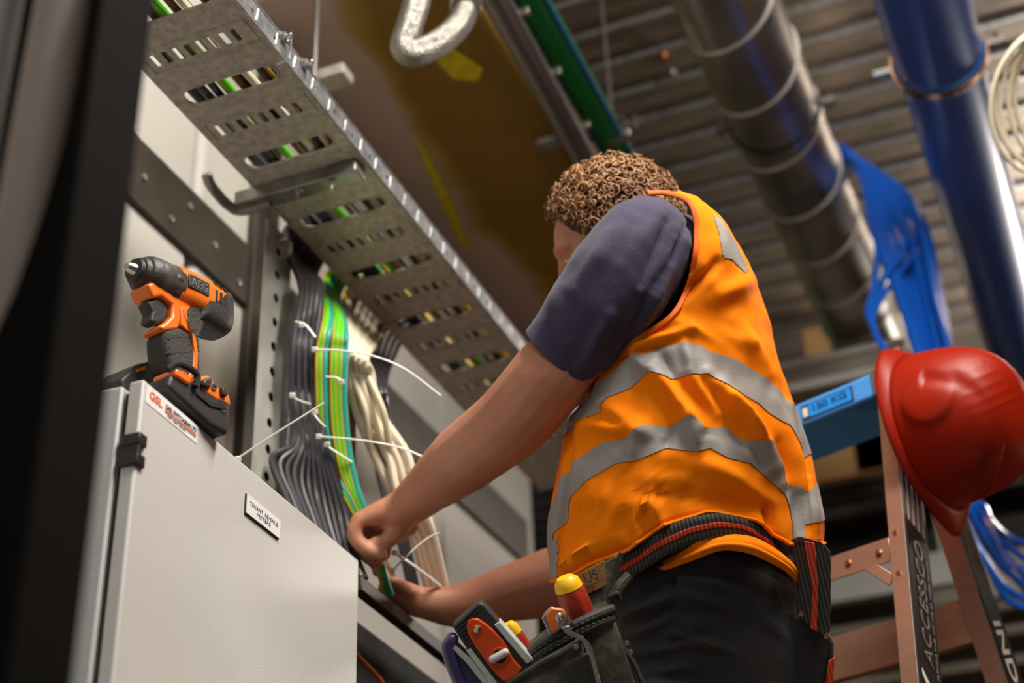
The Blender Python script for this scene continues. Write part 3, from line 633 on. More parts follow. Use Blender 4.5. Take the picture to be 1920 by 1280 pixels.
# ------------------------------------------------------------------ far background
def bxc(px0, py0, px1, py1, y, dy, name, m_, label, cat, ax=1):
    a = onA(px0, py0, 1, y); b_ = onA(px1, py1, 1, y)
    return MB().bx(min(a[0], b_[0]), max(a[0], b_[0]), y, y + dy, min(a[2], b_[2]), max(a[2], b_[2])).build(name, m_, bevel=0.006, label=label, cat=cat)
a = onA(1490, 700, 1, 3.9)
xr_ = onA(1700, 660, 1, 3.9)[0]
tk = MB(); tk.bx(a[0] - 0.6, xr_, 3.9, 4.05, a[2] - 0.06, a[2] + 0.035)
o = tk.build('metal_trunking', 'duct', bevel=0.008, label='long pale metal trunking crossing behind the blue ladder top', cat='trunking')
lipm = MB(); lipm.bx(a[0] - 0.6, xr_, 3.885, 3.9, a[2] - 0.064, a[2] - 0.038); lipm.bx(a[0] - 0.6, xr_, 3.885, 3.9, a[2] + 0.02, a[2] + 0.04); ORG[o] = np.array(o.location); lipm.build('lip', 'palewhite', o, bevel=0.003)
for (px, py, wd, ht, lab) in ((1560, 655, 0.20, 0.20, 'tan timber board end above the pale trunking, left one'), (1592, 640, 0.055, 0.30, 'narrow tan timber upright above the pale trunking'), (1630, 652, 0.14, 0.22, 'tan timber board end beside the blue cables')):
    c = onA(px, py, 1, 5.0); MB().box(c, (wd, 0.05, ht)).build('timber_board', 'board', bevel=0.006, label=lab, cat='board')
for (px, py, wd, ht, lab) in ((1575, 850, 0.36, 0.22, 'tan board behind the ladder under the blue cap'), (1648, 820, 0.2, 0.28, 'tan board behind the ladder close to the front rail')):
    c = onA(px, py, 1, 5.2); MB().box(c, (wd, 0.05, ht)).tube([(c[0]-0.05, 5.24, c[2]), (c[0]-0.05, 5.24, 3.9)], 0.004, 6).build('timber_board', 'board', bevel=0.01, label=lab, cat='board')
c = onA(1625, 1092, 1, 4.6); MB().box(c, (0.62, 0.05, 0.11)).tube([(c[0]-0.25, 4.6, c[2]), (c[0]-0.25, 4.6, 3.9)], 0.004, 6).tube([(c[0]+0.25, 4.6, c[2]), (c[0]+0.25, 4.6, 3.9)], 0.004, 6).build('pale_board', 'palewhite', bevel=0.005, label='pale white board seen between the ladder rails', cat='board')
c = onA(1840, 1085, 1, 5.0); MB().box(c, (0.42, 0.05, 0.16)).build('pale_board', 'duct', bevel=0.005, label='greyish board behind the rear ladder rail', cat='board')
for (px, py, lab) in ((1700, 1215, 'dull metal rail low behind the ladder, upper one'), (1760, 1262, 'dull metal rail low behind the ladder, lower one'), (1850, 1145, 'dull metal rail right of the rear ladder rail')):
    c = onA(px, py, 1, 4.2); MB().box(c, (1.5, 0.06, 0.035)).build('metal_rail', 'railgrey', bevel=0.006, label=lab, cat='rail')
c = onA(1600, 980, 1, 6.2); MB().box(c, (1.6, 0.3, 0.05)).build('dark_beam', 'darksteel', bevel=0.01, label='dark beam far behind the ladder', cat='beam')
c = onA(900, 780, 1, 5.5)

# ================================================================== LADDER
er = nz([0.926, -0.377, 0]); n2 = np.array([-er[1], er[0], 0.0]) # n2 points away from the camera
T0 = P(1663, 742, 2.42)
ladder = thing('step_ladder', 'aluminium step ladder with a blue top cap and a red helmet hung on it', 'ladder', (T0[0], T0[1], 0))
def inpl(px, py, off=0.0): return onPl(px, py, T0 + er * off, er)
f0 = inpl(1645, 750); f1 = inpl(1689, 1280); fd = nz(f1 - f0); fb = f0 + fd * (f0[2] / -fd[2])       # front rail, left edge of its flange
r0 = inpl(1742, 948, 0.0); r1 = inpl(1848, 1280, 0.0); rd = nz(r1 - r0); rtop = r0 - rd * 0.27; rbt = r0 + rd * (r0[2] / -rd[2])
LW = 0.44
def rail(p0, p1, side, web=0.068, fl=0.028, hid=False):
    d_ = nz(p1 - p0); dn = nz(n2 - d_ * (n2 @ d_)); Lr = np.linalg.norm(p1 - p0); c = (p0 + p1) / 2
    m_ = MB(); t = 0.002
    # flange front and back
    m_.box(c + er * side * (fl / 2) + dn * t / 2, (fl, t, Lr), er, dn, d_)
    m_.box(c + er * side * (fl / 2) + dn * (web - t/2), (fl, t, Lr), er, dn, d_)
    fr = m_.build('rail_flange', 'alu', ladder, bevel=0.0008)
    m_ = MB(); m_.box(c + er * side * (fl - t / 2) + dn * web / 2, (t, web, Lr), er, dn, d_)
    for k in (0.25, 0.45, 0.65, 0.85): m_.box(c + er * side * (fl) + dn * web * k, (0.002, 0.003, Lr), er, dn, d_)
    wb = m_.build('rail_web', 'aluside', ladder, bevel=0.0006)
    return d_, dn, wb
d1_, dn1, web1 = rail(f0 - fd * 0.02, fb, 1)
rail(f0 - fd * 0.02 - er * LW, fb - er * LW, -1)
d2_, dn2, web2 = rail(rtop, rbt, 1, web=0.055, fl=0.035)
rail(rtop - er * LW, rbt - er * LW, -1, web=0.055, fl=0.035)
# treads
k = 0; tz0 = inpl(1672, 1030)[2]
zz = tz0 + 0.0
while zz > 0.2:
    c = f0 + fd * ((f0[2] - zz) / -fd[2]) - er * (LW / 2) 
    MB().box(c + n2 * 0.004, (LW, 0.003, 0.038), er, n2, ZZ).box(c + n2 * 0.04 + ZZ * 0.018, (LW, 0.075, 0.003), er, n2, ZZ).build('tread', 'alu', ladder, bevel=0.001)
    for sx in (0.02, LW - 0.02, 0.075):
        MB().lathe([(0.006, 0), (0.0055, 0.002), (0.003, 0.0035)], f0 + fd*((f0[2]-zz)/-fd[2]) - er * sx + n2*0.0025 - n2 * 0.0, -n2, 12).build('rivet', 'rivet', ladder)
    zz -= 0.285
cr = f0 + fd * ((f0[2] - tz0) / -fd[2])
ba_, bb_ = onPl(1596, 1040, f0 + n2*0.004 + fd*0.3, np.cross(er, fd)), onPl(1672, 1088, f0 + n2*0.004 + fd*0.3, np.cross(er, fd))
bd_ = nz(bb_ - ba_)
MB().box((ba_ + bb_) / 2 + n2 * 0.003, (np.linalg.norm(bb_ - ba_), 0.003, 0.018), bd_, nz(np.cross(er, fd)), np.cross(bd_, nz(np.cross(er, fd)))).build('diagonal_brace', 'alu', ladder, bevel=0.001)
for py in (1005, 1080):
    q = inpl(1668 + (py - 1005) * 0.083, py); MB().lathe([(0.0065, 0), (0.006, 0.0025), (0.003, 0.004)], q + er*0.012 - dn1 * 0.0, -dn1, 14).build('rivet', 'rivet', ladder)
for (px, py) in ((1800, 1197), (1805, 1210), (1812, 1222)): pass
for py in (1197, 1209, 1221):
    pass
for (px, py) in ((1794, 1098), (1803, 1124), (1812, 1150)):
    q = inpl(px, py); MB().lathe([(0.005, 0), (0.0045, 0.002), (0.002, 0.003)], q + er * 0.006, -dn2, 12).build('rivet', 'rivet', ladder)
zr = inpl(1790, 1150)[2]; c = r0 + rd * ((r0[2] - zr) / -rd[2])
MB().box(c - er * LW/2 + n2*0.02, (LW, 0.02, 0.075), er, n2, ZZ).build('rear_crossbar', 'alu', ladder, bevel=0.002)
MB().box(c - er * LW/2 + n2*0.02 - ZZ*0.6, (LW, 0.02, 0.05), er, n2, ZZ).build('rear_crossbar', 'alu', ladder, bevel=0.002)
# labels on the rails
def rail_label(p0, d_, dn, s0, s1, w0, w1, name, parent, skew=0.02, fl=0.028):
    base = p0 + er * (fl + 0.0012)
    pts = [base + d_*s0 + dn*w0, base + d_*(s0 + skew) + dn*w1, base + d_*s1 + dn*w1, base + d_*s1 + dn*w0]
    return MB().loft([pts, [q + er*0.0006 for q in pts]]).build(name, 'labelblack', parent, smooth=0, label='black rail label')
pA = f0 - fd * 0.02; sA = (inpl(1690, 1003) - pA) @ d1_
lb = rail_label(pA, d1_, dn1, sA - 0.01, sA + 0.8, 0.004, 0.064, 'rail_label', ladder, 0.022)
base = pA + er * 0.0298
tl = 0.207
lettering('ACCESSCO', base + d1_ * (sA + 0.025 + tl/2) + dn1 * 0.033, -d1_, -dn1, tl, 0.021, 'silverink', lb, italic=0.3, bold=-0.012)
lettering('TELEPHONE  SALES  AND  HIRE  OF  ACCESS  EQUIPMENT', base + d1_ * (sA + 0.04 + tl/2) + dn1 * 0.055, -d1_, -dn1, tl, 0.004, 'silverink', lb)
lettering('V', base + d1_ * (sA + 0.04 + tl + 0.012) + dn1 * 0.024, -d1_, -dn1, 0.034, 0.026, 'whiteink', lb, italic=0.4, bold=0.05, name='logo')
sB = (inpl(1822, 1112) - rtop) @ d2_
lb2 = rail_label(rtop, d2_, dn2, sB + 0.0, sB + 0.6, 0.003, 0.052, 'rail_label', ladder, fl=0.035)
lettering('INDUSTRIAL', rtop + er*0.0368 + d2_ * (sB + 0.055 + 0.16) + dn2 * 0.027, d2_, dn2, 0.32, 0.026, 'whiteink', lb2, bold=0.02)
# blue cap
cz = T0[2]; cp = T0 - er * (LW / 2 - 0.02) + n2 * 0.055
capz0, capz1 = cz - 0.0, cz + 0.044
cap = MB().box((cp[0], cp[1], (capz0 + capz1) / 2), (LW - 0.04, 0.14, 0.044), er, n2, ZZ).build('top_cap', 'ladderblue', ladder, bevel=0.006, seg=3, label='blue plastic top cap')
fc = cp - n2 * 0.070
MB().box((T0 + er*0.004 - n2*0.017) + ZZ*0.022, (0.036, 0.004, 0.046), er, n2, ZZ).build('corner_bracket', 'aluside', ladder, bevel=0.002)
for dz in (0.010, 0.032):
    MB().lathe([(0.0045, 0), (0.004, 0.002), (0.002, 0.003)], T0 - er*0.001 - n2*0.019 + ZZ*dz, -n2, 12).build('rivet', 'rivet', ladder)
lc = fc.copy() + er * (LW/2 - 0.02 - 0.104) - n2 * 0.0006; lc[2] = cz + 0.021
MB().box(lc, (0.103, 0.001, 0.028), er, n2, ZZ).build('label_border', 'labelblack', cap, smooth=0)
MB().box(lc + er * 0.006 - n2*0.0006, (0.084, 0.001, 0.023), er, n2, ZZ).build('rating_label', 'labelblue', cap, smooth=0, label='bright blue rating label')
lettering('150 KG', lc + er * 0.006 - n2*0.0012 + ZZ*0.002, er, ZZ, 0.068, 0.013, 'labeltext', cap, bold=0.03)
MB().box(lc - er * 0.044 - n2*0.0006, (0.010, 0.001, 0.017), er, n2, ZZ).build('logo', 'whiteink', cap, smooth=0, label='small white emblem')

# ================================================================== HARD HAT
hc = P(1752, 802, 2.33)
fwd = nz(0.37 * RT + 0.93 * DN - 0.05 * FW); up_ = nz(0.74 * RT - 0.29 * DN - 0.78 * FW); up_ = nz(up_ - fwd * (up_ @ fwd)); sd_ = np.cross(fwd, up_)   # sd_ sideways
if sd_ @ FW > 0: sd_ = -sd_
hat = thing('hard_hat', 'red hard hat hanging peak down on the top corner of the step ladder', 'hard hat', tuple(hc))
def hatpt(th, ph):           # th around, ph 0 rim .. pi/2 crown
    c, s = math.cos(th), math.sin(th)
    a_ = 0.116 * (1.0 + 0.03 * c); b_ = 0.098
    k = math.cos(ph) ** 0.62; 
    q = np.array([c * a_ * k, s * b_ * k, 0.142 * math.sin(ph) ** 1.0])
    # central crown ridge and side channel
    w_ = abs(s * k * b_)
    if ph > 0.25:
        q[2] += 0.006 * math.exp(-(w_ / 0.024) ** 2) * min(1, (ph - 0.25) * 2)
    g = math.exp(-((w_ - 0.062) / 0.008) ** 2) * (0.005 if 0.35 < ph < 1.3 else 0)
    kk = 1 - g / 0.1
    # raised round boss on the sides toward the back
    bx_, bz_ = q[0] + 0.055, q[2] - 0.055
    dd_ = math.hypot(bx_ / 0.036, bz_ / 0.038)
    ek = 1 + (0.06 * (1 / (1 + math.exp((dd_ - 1) * 18)))) if abs(s) > 0.3 else 1
    # vent ribs behind crown
    rb2 = 0
    if -0.075 < q[0] < -0.0 and q[2] > 0.10 and w_ > 0.02: rb2 = 0.0007 * max(0, math.sin(q[0] * 420))
    q = np.array([q[0] * kk, q[1] * kk * ek, q[2] + rb2])
    return q
def hw_(q): return hc + (fwd * q[0] + sd_ * q[1] + up_ * q[2]) * 1.09
NT, NP = 140, 60
rings = []
for i in range(NP + 1):
    ph = (math.pi / 2) * i / NP * 0.995
    rings.append([hw_(hatpt(2 * math.pi * j / NT, ph)) for j in range(NT)])
sh = MB(); sh.loft(rings, cap=False); sh.f.append(tuple(len(sh.v) - NT + j for j in range(NT)))
o = sh.build('shell', 'hat', hat, smooth=1.2); s_ = o.modifiers.new('solid', 'SOLIDIFY'); s_.thickness = 0.003; s_.offset = -1
# brim: skirt with lip and long peak
rings = []
for k, (ex_, dz) in enumerate(((0.0, 0.0), (0.003, -0.003), (0.006, -0.006), (0.008, -0.010), (0.008, -0.013))):
    rg = []
    for j in range(NT):
        th = 2 * math.pi * j / NT; c, s = math.cos(th), math.sin(th)
        pk = max(0, c) ** 3 * 0.036 + max(0, -c) ** 6 * 0.012
        e = ex_ + pk * (k / 4)
        sag = -(0.016 * max(0, c) ** 3 + 0.016 * max(0, -c) ** 2) * (k / 4)
        rg.append(hw_(np.array([c * (0.116 * (1 + 0.03*c) + e), s * (0.098 + ex_ * 0.9) * (1 - 0.18 * max(0, c) ** 4 * (k / 4)), dz + sag])))
    rings.append(rg)
o = MB().loft(rings, cap=False).build('brim', 'hat', hat, smooth=1.2); s_ = o.modifiers.new('solid', 'SOLIDIFY'); s_.thickness = 0.003
cr_ = MB()
for s in (-1, 1):
    for t_ in (-0.6, 0.6):
        cr_.tube(spl([hw_((t_*0.11, s*0.06, 0.0)), hw_((t_*0.08, s*0.05, 0.06)), hw_((0, 0, 0.10))]), 0.007, 6, flat=0.2)
cr_.build('head_harness', 'hatin', hat)
for s in (-1, 1):       # moulded crease line on each side
    path = []
    for k in range(16):
        th = s * (0.25 + 0.75 * k / 15); ph = 0.30 + 0.75 * k / 15; q = hatpt(th, ph); path.append(hw_(q * 1.003))
    MB().tube(path, [0.0008 + 0.0012*math.sin(math.pi*k/15) for k in range(16)], 6).build('moulded_crease', 'hat', hat)

# ================================================================== IMPACT DRIVER
DO = A - nD * 0.055; dS = nz([0.195, 0.98, 0]); dN = nz([0.98, -0.195, 0])
def dz_(zx, zy, off=0.0):     # a measured point of the drill's side profile on its mid plane
    return onPl(180 + zx / 3.2, 440 + zy / 3.2, DO, dN) + dN * off
drill = thing('impact_driver', 'orange and black cordless impact driver standing on top of the light grey cabinet', 'power tool', tuple(dz_(430, 1000) * [1, 1, 0] + [0, 0, 1.812]))
def dplate(name, pts, t0, t1, m_, parent=None, bevel=0.004, seg=4, label=None):
    a = [dz_(*p) + dN * t0 for p in pts]; b_ = [dz_(*p) + dN * t1 for p in pts]
    return MB().loft([a, b_]).build(name, m_, parent or drill, bevel=bevel, seg=seg, smooth=0.7, label=label)
u1 = 1.80 / 2724 / 3.2
cA, cB = dz_(240, 214), dz_(655, 428); dax = nz(cB - cA)
def along(zx, zy): return (dz_(zx, zy) - cA) @ dax
MB().lathe([(0.002, -0.016), (0.0045, -0.015), (0.006, -0.012), (0.0075, -0.004), (0.010, 0)], cA, dax, 24).build('bit_holder', 'bolt', drill)
r0_ = 113 * u1
MB().lathe([(0.012, -0.004), (r0_*0.62, -0.004), (r0_*0.66, 0.001), (r0_*0.78, 0.002), (r0_*0.86, 0.008), (r0_*0.98, 0.010), (r0_*1.1, 0.016), (r0_*1.15, 0.024)], cA, dax, 36).build('nose_guard', 'toolgrey', drill, smooth=0.5)
MB().lathe([(r0_*1.0, 0.014), (r0_*1.13, 0.024), (r0_*1.17, 0.034), (r0_*1.19, 0.046), (r0_*1.19, 0.060)], cA, dax, 36).build('gear_housing', 'gearmetal', drill)
MB().lathe([(r0_*1.15, 0.042), (r0_*1.27, 0.044), (r0_*1.25, 0.056), (r0_*1.12, 0.058)], cA, dax, 8).build('grey_collar', 'toolgrey', drill, bevel=0.003)
dU = nz(np.cross(dax, dN)); dU = dU if dU[2] > 0 else -dU
def rsec(c, hw_2, hh_, p=3.0, n=40):
    out = []
    for j in range(n):
        t_ = 2*math.pi*j/n; cs, sn = math.cos(t_), math.sin(t_)
        out.append(c + dN * hw_2 * math.copysign(abs(cs)**(2/p), cs) + dU * hh_ * math.copysign(abs(sn)**(2/p), sn))
    return out
bd = []
for k, (l_, wd, ht, dy) in enumerate(((0.052, 0.022, 0.022, 0.001), (0.056, 0.0255, 0.0265, 0.001), (0.080, 0.027, 0.027, 0.002), (0.110, 0.027, 0.027, 0.002), (0.132, 0.026, 0.026, 0.001), (0.140, 0.024, 0.023, 0))):
    bd.append(rsec(cA + dax * l_ + dU * dy, wd, ht))
body_ = MB().loft(bd).build('motor_housing', 'orangeplastic', drill)
bd = [rsec(cA + dax * l_ + dU * dy, wd, ht) for (l_, wd, ht, dy) in ((0.092, 0.018, 0.010, -0.032), (0.100, 0.0265, 0.024, -0.014), (0.132, 0.027, 0.034, -0.006), (0.146, 0.025, 0.033, -0.004), (0.154, 0.018, 0.026, -0.004), (0.155, 0.01, 0.01, -0.004))]
MB().loft(bd).build('rear_cap', 'toolgrey', drill)
# slots and badge on the near side
for k in range(3):
    c = cA + dax * (0.112 + 0.0085 * k) + dN * 0.0268 + dU * 0.002
    MB().box(c, (0.004, 0.0012, 0.016), dax, dN, dU).build('vent_slot', 'gasket', body_, smooth=0)
    MB().box(c + dU * 0.017 - dN * 0.0022, (0.004, 0.0014, 0.006), dax, dN, nz(dU - dax * 0.8)).build('vent_slot', 'gasket', body_, smooth=0)
    MB().box(c - dU * 0.017 - dN * 0.0012, (0.004, 0.0014, 0.006), dax, dN, nz(dU + dax * 0.8)).build('vent_slot', 'gasket', body_, smooth=0)
bc = cA + dax * 0.080 + dN * 0.0272 + dU * 0.004
bg = MB().box(bc, (0.036, 0.002, 0.019), dax, dN, dU).build('badge', 'toolgrey', body_, bevel=0.0015)
lettering('AEG', bc + dN * 0.001, dax, dU, 0.030, 0.0115, 'galvbright', bg, bold=0.01)
tp = [(250, 320), (300, 300), (440, 300), (600, 395), (560, 440), (500, 472), (478, 482), (445, 560), (440, 588), (345, 603), (320, 575), (360, 550), (398, 512), (402, 440), (335, 392), (285, 405)]
dplate('trigger_housing', tp, -0.017, 0.017, 'orangeplastic')
dplate('grip', [(350, 598), (440, 575), (500, 606), (560, 560), (570, 700), (566, 850), (556, 905), (505, 905), (470, 885), (400, 840), (372, 800), (356, 690)], -0.0185, 0.0185, 'gripgrey', bevel=0.008)
for yy_ in (650, 740): dplate('grip_groove', [(368, yy_ - 3), (556, yy_ - 20), (556, yy_ - 14), (368, yy_ + 3)], -0.0183, 0.0188, 'gasket', bevel=0.001)
dplate('rear_grip', [(475, 482), (545, 425), (602, 470), (585, 570), (562, 640), (540, 640), (488, 590)], -0.018, 0.018, 'gripgrey', bevel=0.006)
dplate('orange_stripe', [(440, 462), (500, 458), (478, 492), (488, 588), (532, 640), (546, 740), (540, 850), (492, 908), (468, 890), (512, 830), (516, 740), (500, 618), (442, 572)], -0.0196, 0.0196, 'orangeplastic', bevel=0.002)
dplate('trigger', [(270, 415), (330, 393), (385, 430), (402, 480), (382, 530), (330, 556), (288, 532), (302, 480)], -0.009, 0.011, 'toolgrey', bevel=0.004)
dplate('direction_switch', [(428, 375), (470, 355), (502, 382), (455, 405)], 0.012, 0.022, 'hinge', bevel=0.003)
bt = dplate('battery', [(455, 930), (520, 925), (690, 1050), (672, 1250), (560, 1190), (300, 960), (320, 880)], -0.034, 0.034, 'toolgrey', bevel=0.006, label='charcoal battery pack')
dplate('battery_rib', [(470, 985), (560, 1045), (640, 1060), (655, 1100), (600, 1090), (560, 1080), (470, 1010)], 0.0335, 0.036, 'gasket', bt, bevel=0.001)
cq = dz_(640, 1098, 0.034); MB().lathe([(0.004, 0), (0.004, 0.001), (0.002, 0.0012)], cq, dN, 12).build('screw', 'bolt', bt)
dplate('base_cover', [(478, 905), (555, 885), (600, 950), (682, 1010), (690, 1075), (600, 1040), (520, 990), (488, 950)], -0.030, 0.0345, 'orangeplastic', bevel=0.004)
dplate('base_block', [(500, 925), (545, 905), (560, 945), (540, 975), (498, 960)], 0.0, 0.040, 'toolgrey', bevel=0.003)
dplate('clip_block', [(612, 965), (640, 965), (650, 1025), (618, 1020)], 0.0, 0.040, 'toolgrey', bevel=0.003)
cq = dz_(578, 962, 0.0345); MB().lathe([(0.0045, 0), (0.0045, 0.002), (0.0025, 0.002), (0.0025, 0.0)], cq, dN, 14).build('screw', 'bolt', drill)
dplate('release_button', [(340, 855), (395, 870), (442, 915), (425, 955), (335, 895)], 0.0, 0.038, 'orangeplastic', bevel=0.003)
MB().tube(spl([dz_(305, 860, 0.034), dz_(350, 828, 0.037), (dz_(420, 858, 0.039)), dz_(466, 905, 0.039), dz_(455, 965, 0.038)], 8), 0.0042, 8).build('wrist_loop', 'gasket', drill)
hs = thing('tool_holster', 'black holster with an orange square lying beside the impact driver on the cabinet', 'holster', tuple(A + e1 * 0.02 - nD * 0.16 + ZZ * 0.002))
def hz_(zx, zy, off): return onPl(180 + zx / 3.2, 440 + zy / 3.2, A - nD * 0.12, nz([0.98, -0.195, 0])) + dN * off
pp = [(40, 905), (90, 860), (150, 815), (240, 793), (330, 806), (352, 840), (330, 900), (200, 1000), (60, 1010)]
MB().loft([[hz_(*p, -0.03) for p in pp], [hz_(*p, 0.03) for p in pp]]).build('casing', 'toolgrey', hs, bevel=0.006, seg=3)
pp = [(130, 850), (185, 832), (190, 852), (135, 868)]
MB().loft([[hz_(*p, 0.0) for p in pp], [hz_(*p, 0.0315) for p in pp]]).build('orange_square', 'orangeplastic', hs)

# ================================================================== THE ELECTRICIAN
pel = P(1340, 1100, 2.02)
person = thing('person', 'person in an orange reflective vest and navy shirt reaching left into the cables', 'person', (pel[0], pel[1], 0.80))

# --- vest surface: rings measured on the near side, closed round the far side
NU, NR = 300, 8
def ring(pts, dl, dr, b_, n=NU, p=0.85):
    xs = [q[0] for q in pts]; ys = [q[1] for q in pts]; half = n // 2; near = []
    for k in range(half):
        t_ = math.pi * k / (half - 1); x_ = xs[0] + (xs[-1] - xs[0]) * (1 - math.cos(t_)) / 2
        y_ = float(np.interp(x_, xs, ys)); f_ = (1 - math.cos(t_)) / 2
        near.append(P(x_, y_, dl + (dr - dl) * f_ - b_ * math.sin(t_) ** p))
    c = near[0] + near[-1]; return near + [c - near[k] for k in range(0, half)]
VR = [
 ([(1034,1090),(1060,1083),(1110,1056),(1180,1030),(1240,985),(1330,958),(1420,975),(1480,1020),(1545,1018)], 2.02, 2.04, .135),
 ([(1028,1035),(1046,994),(1055,975),(1070,929),(1099,900),(1152,868),(1196,861),(1249,839),(1303,846),(1332,839),(1361,857),(1404,868),(1443,900),(1472,925),(1500,985),(1545,975)], 2.03, 2.05, .135),
 ([(1030,965),(1050,900),(1070,868),(1131,828),(1181,821),(1214,796),(1257,800),(1289,782),(1314,803),(1361,801),(1386,827),(1433,832),(1458,876),(1480,915),(1505,925),(1532,905)], 2.04, 2.06, .135),
 ([(1058,820),(1077,792),(1106,782),(1134,772),(1145,745),(1181,728),(1217,697),(1257,712),(1289,704),(1325,701),(1350,722),(1379,731),(1422,757),(1444,775),(1476,796),(1500,865),(1520,850)], 2.05, 2.07, .130),
 ([(1068,780),(1099,753),(1124,717),(1149,703),(1185,660),(1203,663),(1232,652),(1282,643),(1311,647),(1332,660),(1368,670),(1411,692),(1462,731),(1480,760),(1492,765)], 2.06, 2.08, .128),
 ([(1100,750),(1150,668),(1200,618),(1290,560),(1370,565),(1430,610),(1460,675)], 2.07, 2.10, .13),
 ([(1140,645),(1190,560),(1280,465),(1370,475),(1438,585)], 2.08, 2.12, .14),
 ([(1180,560),(1230,450),(1300,405),(1360,425),(1405,500)], 2.09, 2.14, .135),
 ([(1195,480),(1240,400),(1295,370),(1335,388),(1372,446)], 2.09, 2.16, .12),
 ([(1200,420),(1235,372),(1275,356),(1310,366),(1345,402)], 2.10, 2.17, .10),
]
rg = [np.array(ring(*r)) for r in VR]
NV = [10, 12, 14, 12, 14, 14, 14, 10, 8]      # steps between rings
rows = []; rowid = [0]
for i in range(len(rg) - 1):
    a, b_ = rg[i], rg[i+1]; p0 = rg[i-1] if i else 2*a - b_; p3 = rg[i+2] if i + 2 < len(rg) else 2*b_ - a
    for k in range(NV[i]):
        t = k / NV[i]; rows.append(0.5 * ((2*a) + (-p0+b_)*t + (2*p0-5*a+4*b_-p3)*t*t + (-p0+3*a-3*b_+p3)*t**3))
    rowid.append(len(rows))
rows.append(rg[-1]); V = np.array(rows)           # (nv, nu, 3)
V[1:-1] = V[1:-1] * 0.5 + 0.25 * (V[2:] + V[:-2])
def normals(V):
    du = np.roll(V, -1, 1) - np.roll(V, 1, 1); dv = np.gradient(V, axis=0); n = np.cross(du, dv); n /= np.linalg.norm(n, axis=2, keepdims=True) + 1e-9
    cen = V.mean(axis=(0, 1)); sgn = np.sign(((V - cen) * n).sum()); return n * sgn
RIDGE = [  # x0,y0,x1,y1,amp(m),width(px)
 (1221,690,1310,800,.011,13),(1325,700,1432,825,.010,13),(1290,700,1345,775,.007,10),(1352,722,1440,880,.009,14),(1135,760,1210,812,.009,14),(1095,800,1200,812,.008,12),
 (1370,745,1470,905,.010,12),(1185,665,1218,700,.006,9),(1235,652,1262,710,-.004,9),(1282,645,1300,705,.005,10),(1206,795,1178,860,.007,12),(1289,784,1310,845,.009,12),(1262,805,1245,845,-.004,9),(1386,828,1405,868,.004,9),
 (1088,938,1240,942,.009,9),(1110,915,1280,900,.006,14),(1240,850,1420,900,.004,16),(1060,1060,1190,975,.006,13),(1190,975,1205,1010,.007,9),(1045,1075,1120,1010,.007,8),(1140,1000,1235,1035,.005,12),(1215,930,1250,1000,.008,12),(1100,985,1190,950,.006,10),
 (1272,565,1345,492,-.009,9),(1262,600,1400,645,.006,12),(1180,650,1300,615,.006,8),(1165,668,1270,640,-.005,6),(1330,560,1400,530,.006,16),(1300,470,1345,560,.005,18),(1380,600,1440,700,.006,14),(1310,610,1370,640,-.005,9),
 (1480,760,1510,1010,.008,9),(1440,950,1455,1015,-.009,8),(1515,900,1530,1010,.006,8),(1492,930,1500,1010,-.006,7),(1462,830,1478,915,-.006,8),
 (1068,800,1046,1075,-.006,6),(1062,810,1040,1060,.004,5),(1290,930,1430,960,-.008,16),(1150,905,1290,930,-.005,14),(1330,870,1450,940,.004,10)]
def ridgefield(px, py, RI):
    d_ = np.zeros_like(px)
    for x0, y0, x1, y1, am, wd in RI:
        L2 = (x1-x0)**2 + (y1-y0)**2; t = np.clip(((px-x0)*(x1-x0) + (py-y0)*(y1-y0)) / L2, 0, 1)
        ds = np.hypot(px - x0 - t*(x1-x0), py - y0 - t*(y1-y0)); fade = 0.35 + 0.65 * np.sin(np.pi * np.clip(t, 0.06, 0.94))
        d_ += am * np.exp(-(ds / wd) ** 2) * fade
    return d_
Nn = normals(V); nv, nu = V.shape[:2]
fl_ = V.reshape(-1, 3); px, py = projs(fl_); vis = ((CAM - fl_) * Nn.reshape(-1, 3)).sum(1) > -0.2
half = nu // 2; nearmask = (np.arange(nu) < half)[None, :].repeat(nv, 0).reshape(-1)
disp = 1.5 * ridgefield(px, py, RIDGE) * nearmask
for i in range(len(fl_)):
    q = Vector(fl_[i]); disp[i] += 0.0042 * noise.noise(q * 16) + 0.0018 * noise.noise(q * 38)
edge = np.minimum(np.arange(nu) % half, half - 1 - np.arange(nu) % half)[None, :].repeat(nv, 0).reshape(-1); disp *= np.clip(edge / 8, 0.15, 1)
V = (fl_ + Nn.reshape(-1, 3) * disp[:, None]).reshape(nv, nu, 3)
Nn = normals(V)
AP = [(1185,335),(1250,362),(1287,374),(1301,395),(1306,430),(1303,480),(1289,540),(1261,590),(1215,622),(1180,641),(1150,664),(1126,692),(1098,745),(1062,775),(1000,700),(1050,350)]
def inside(poly, x, y):
    c = False; n = len(poly)
    for i in range(n):
        x0, y0 = poly[i]; x1, y1 = poly[(i+1) % n]
        if (y0 > y) != (y1 > y) and x < (x1-x0)*(y-y0)/(y1-y0) + x0: c = not c
    return c
px, py = projs(V.reshape(-1, 3)); px = px.reshape(nv, nu); py = py.reshape(nv, nu)
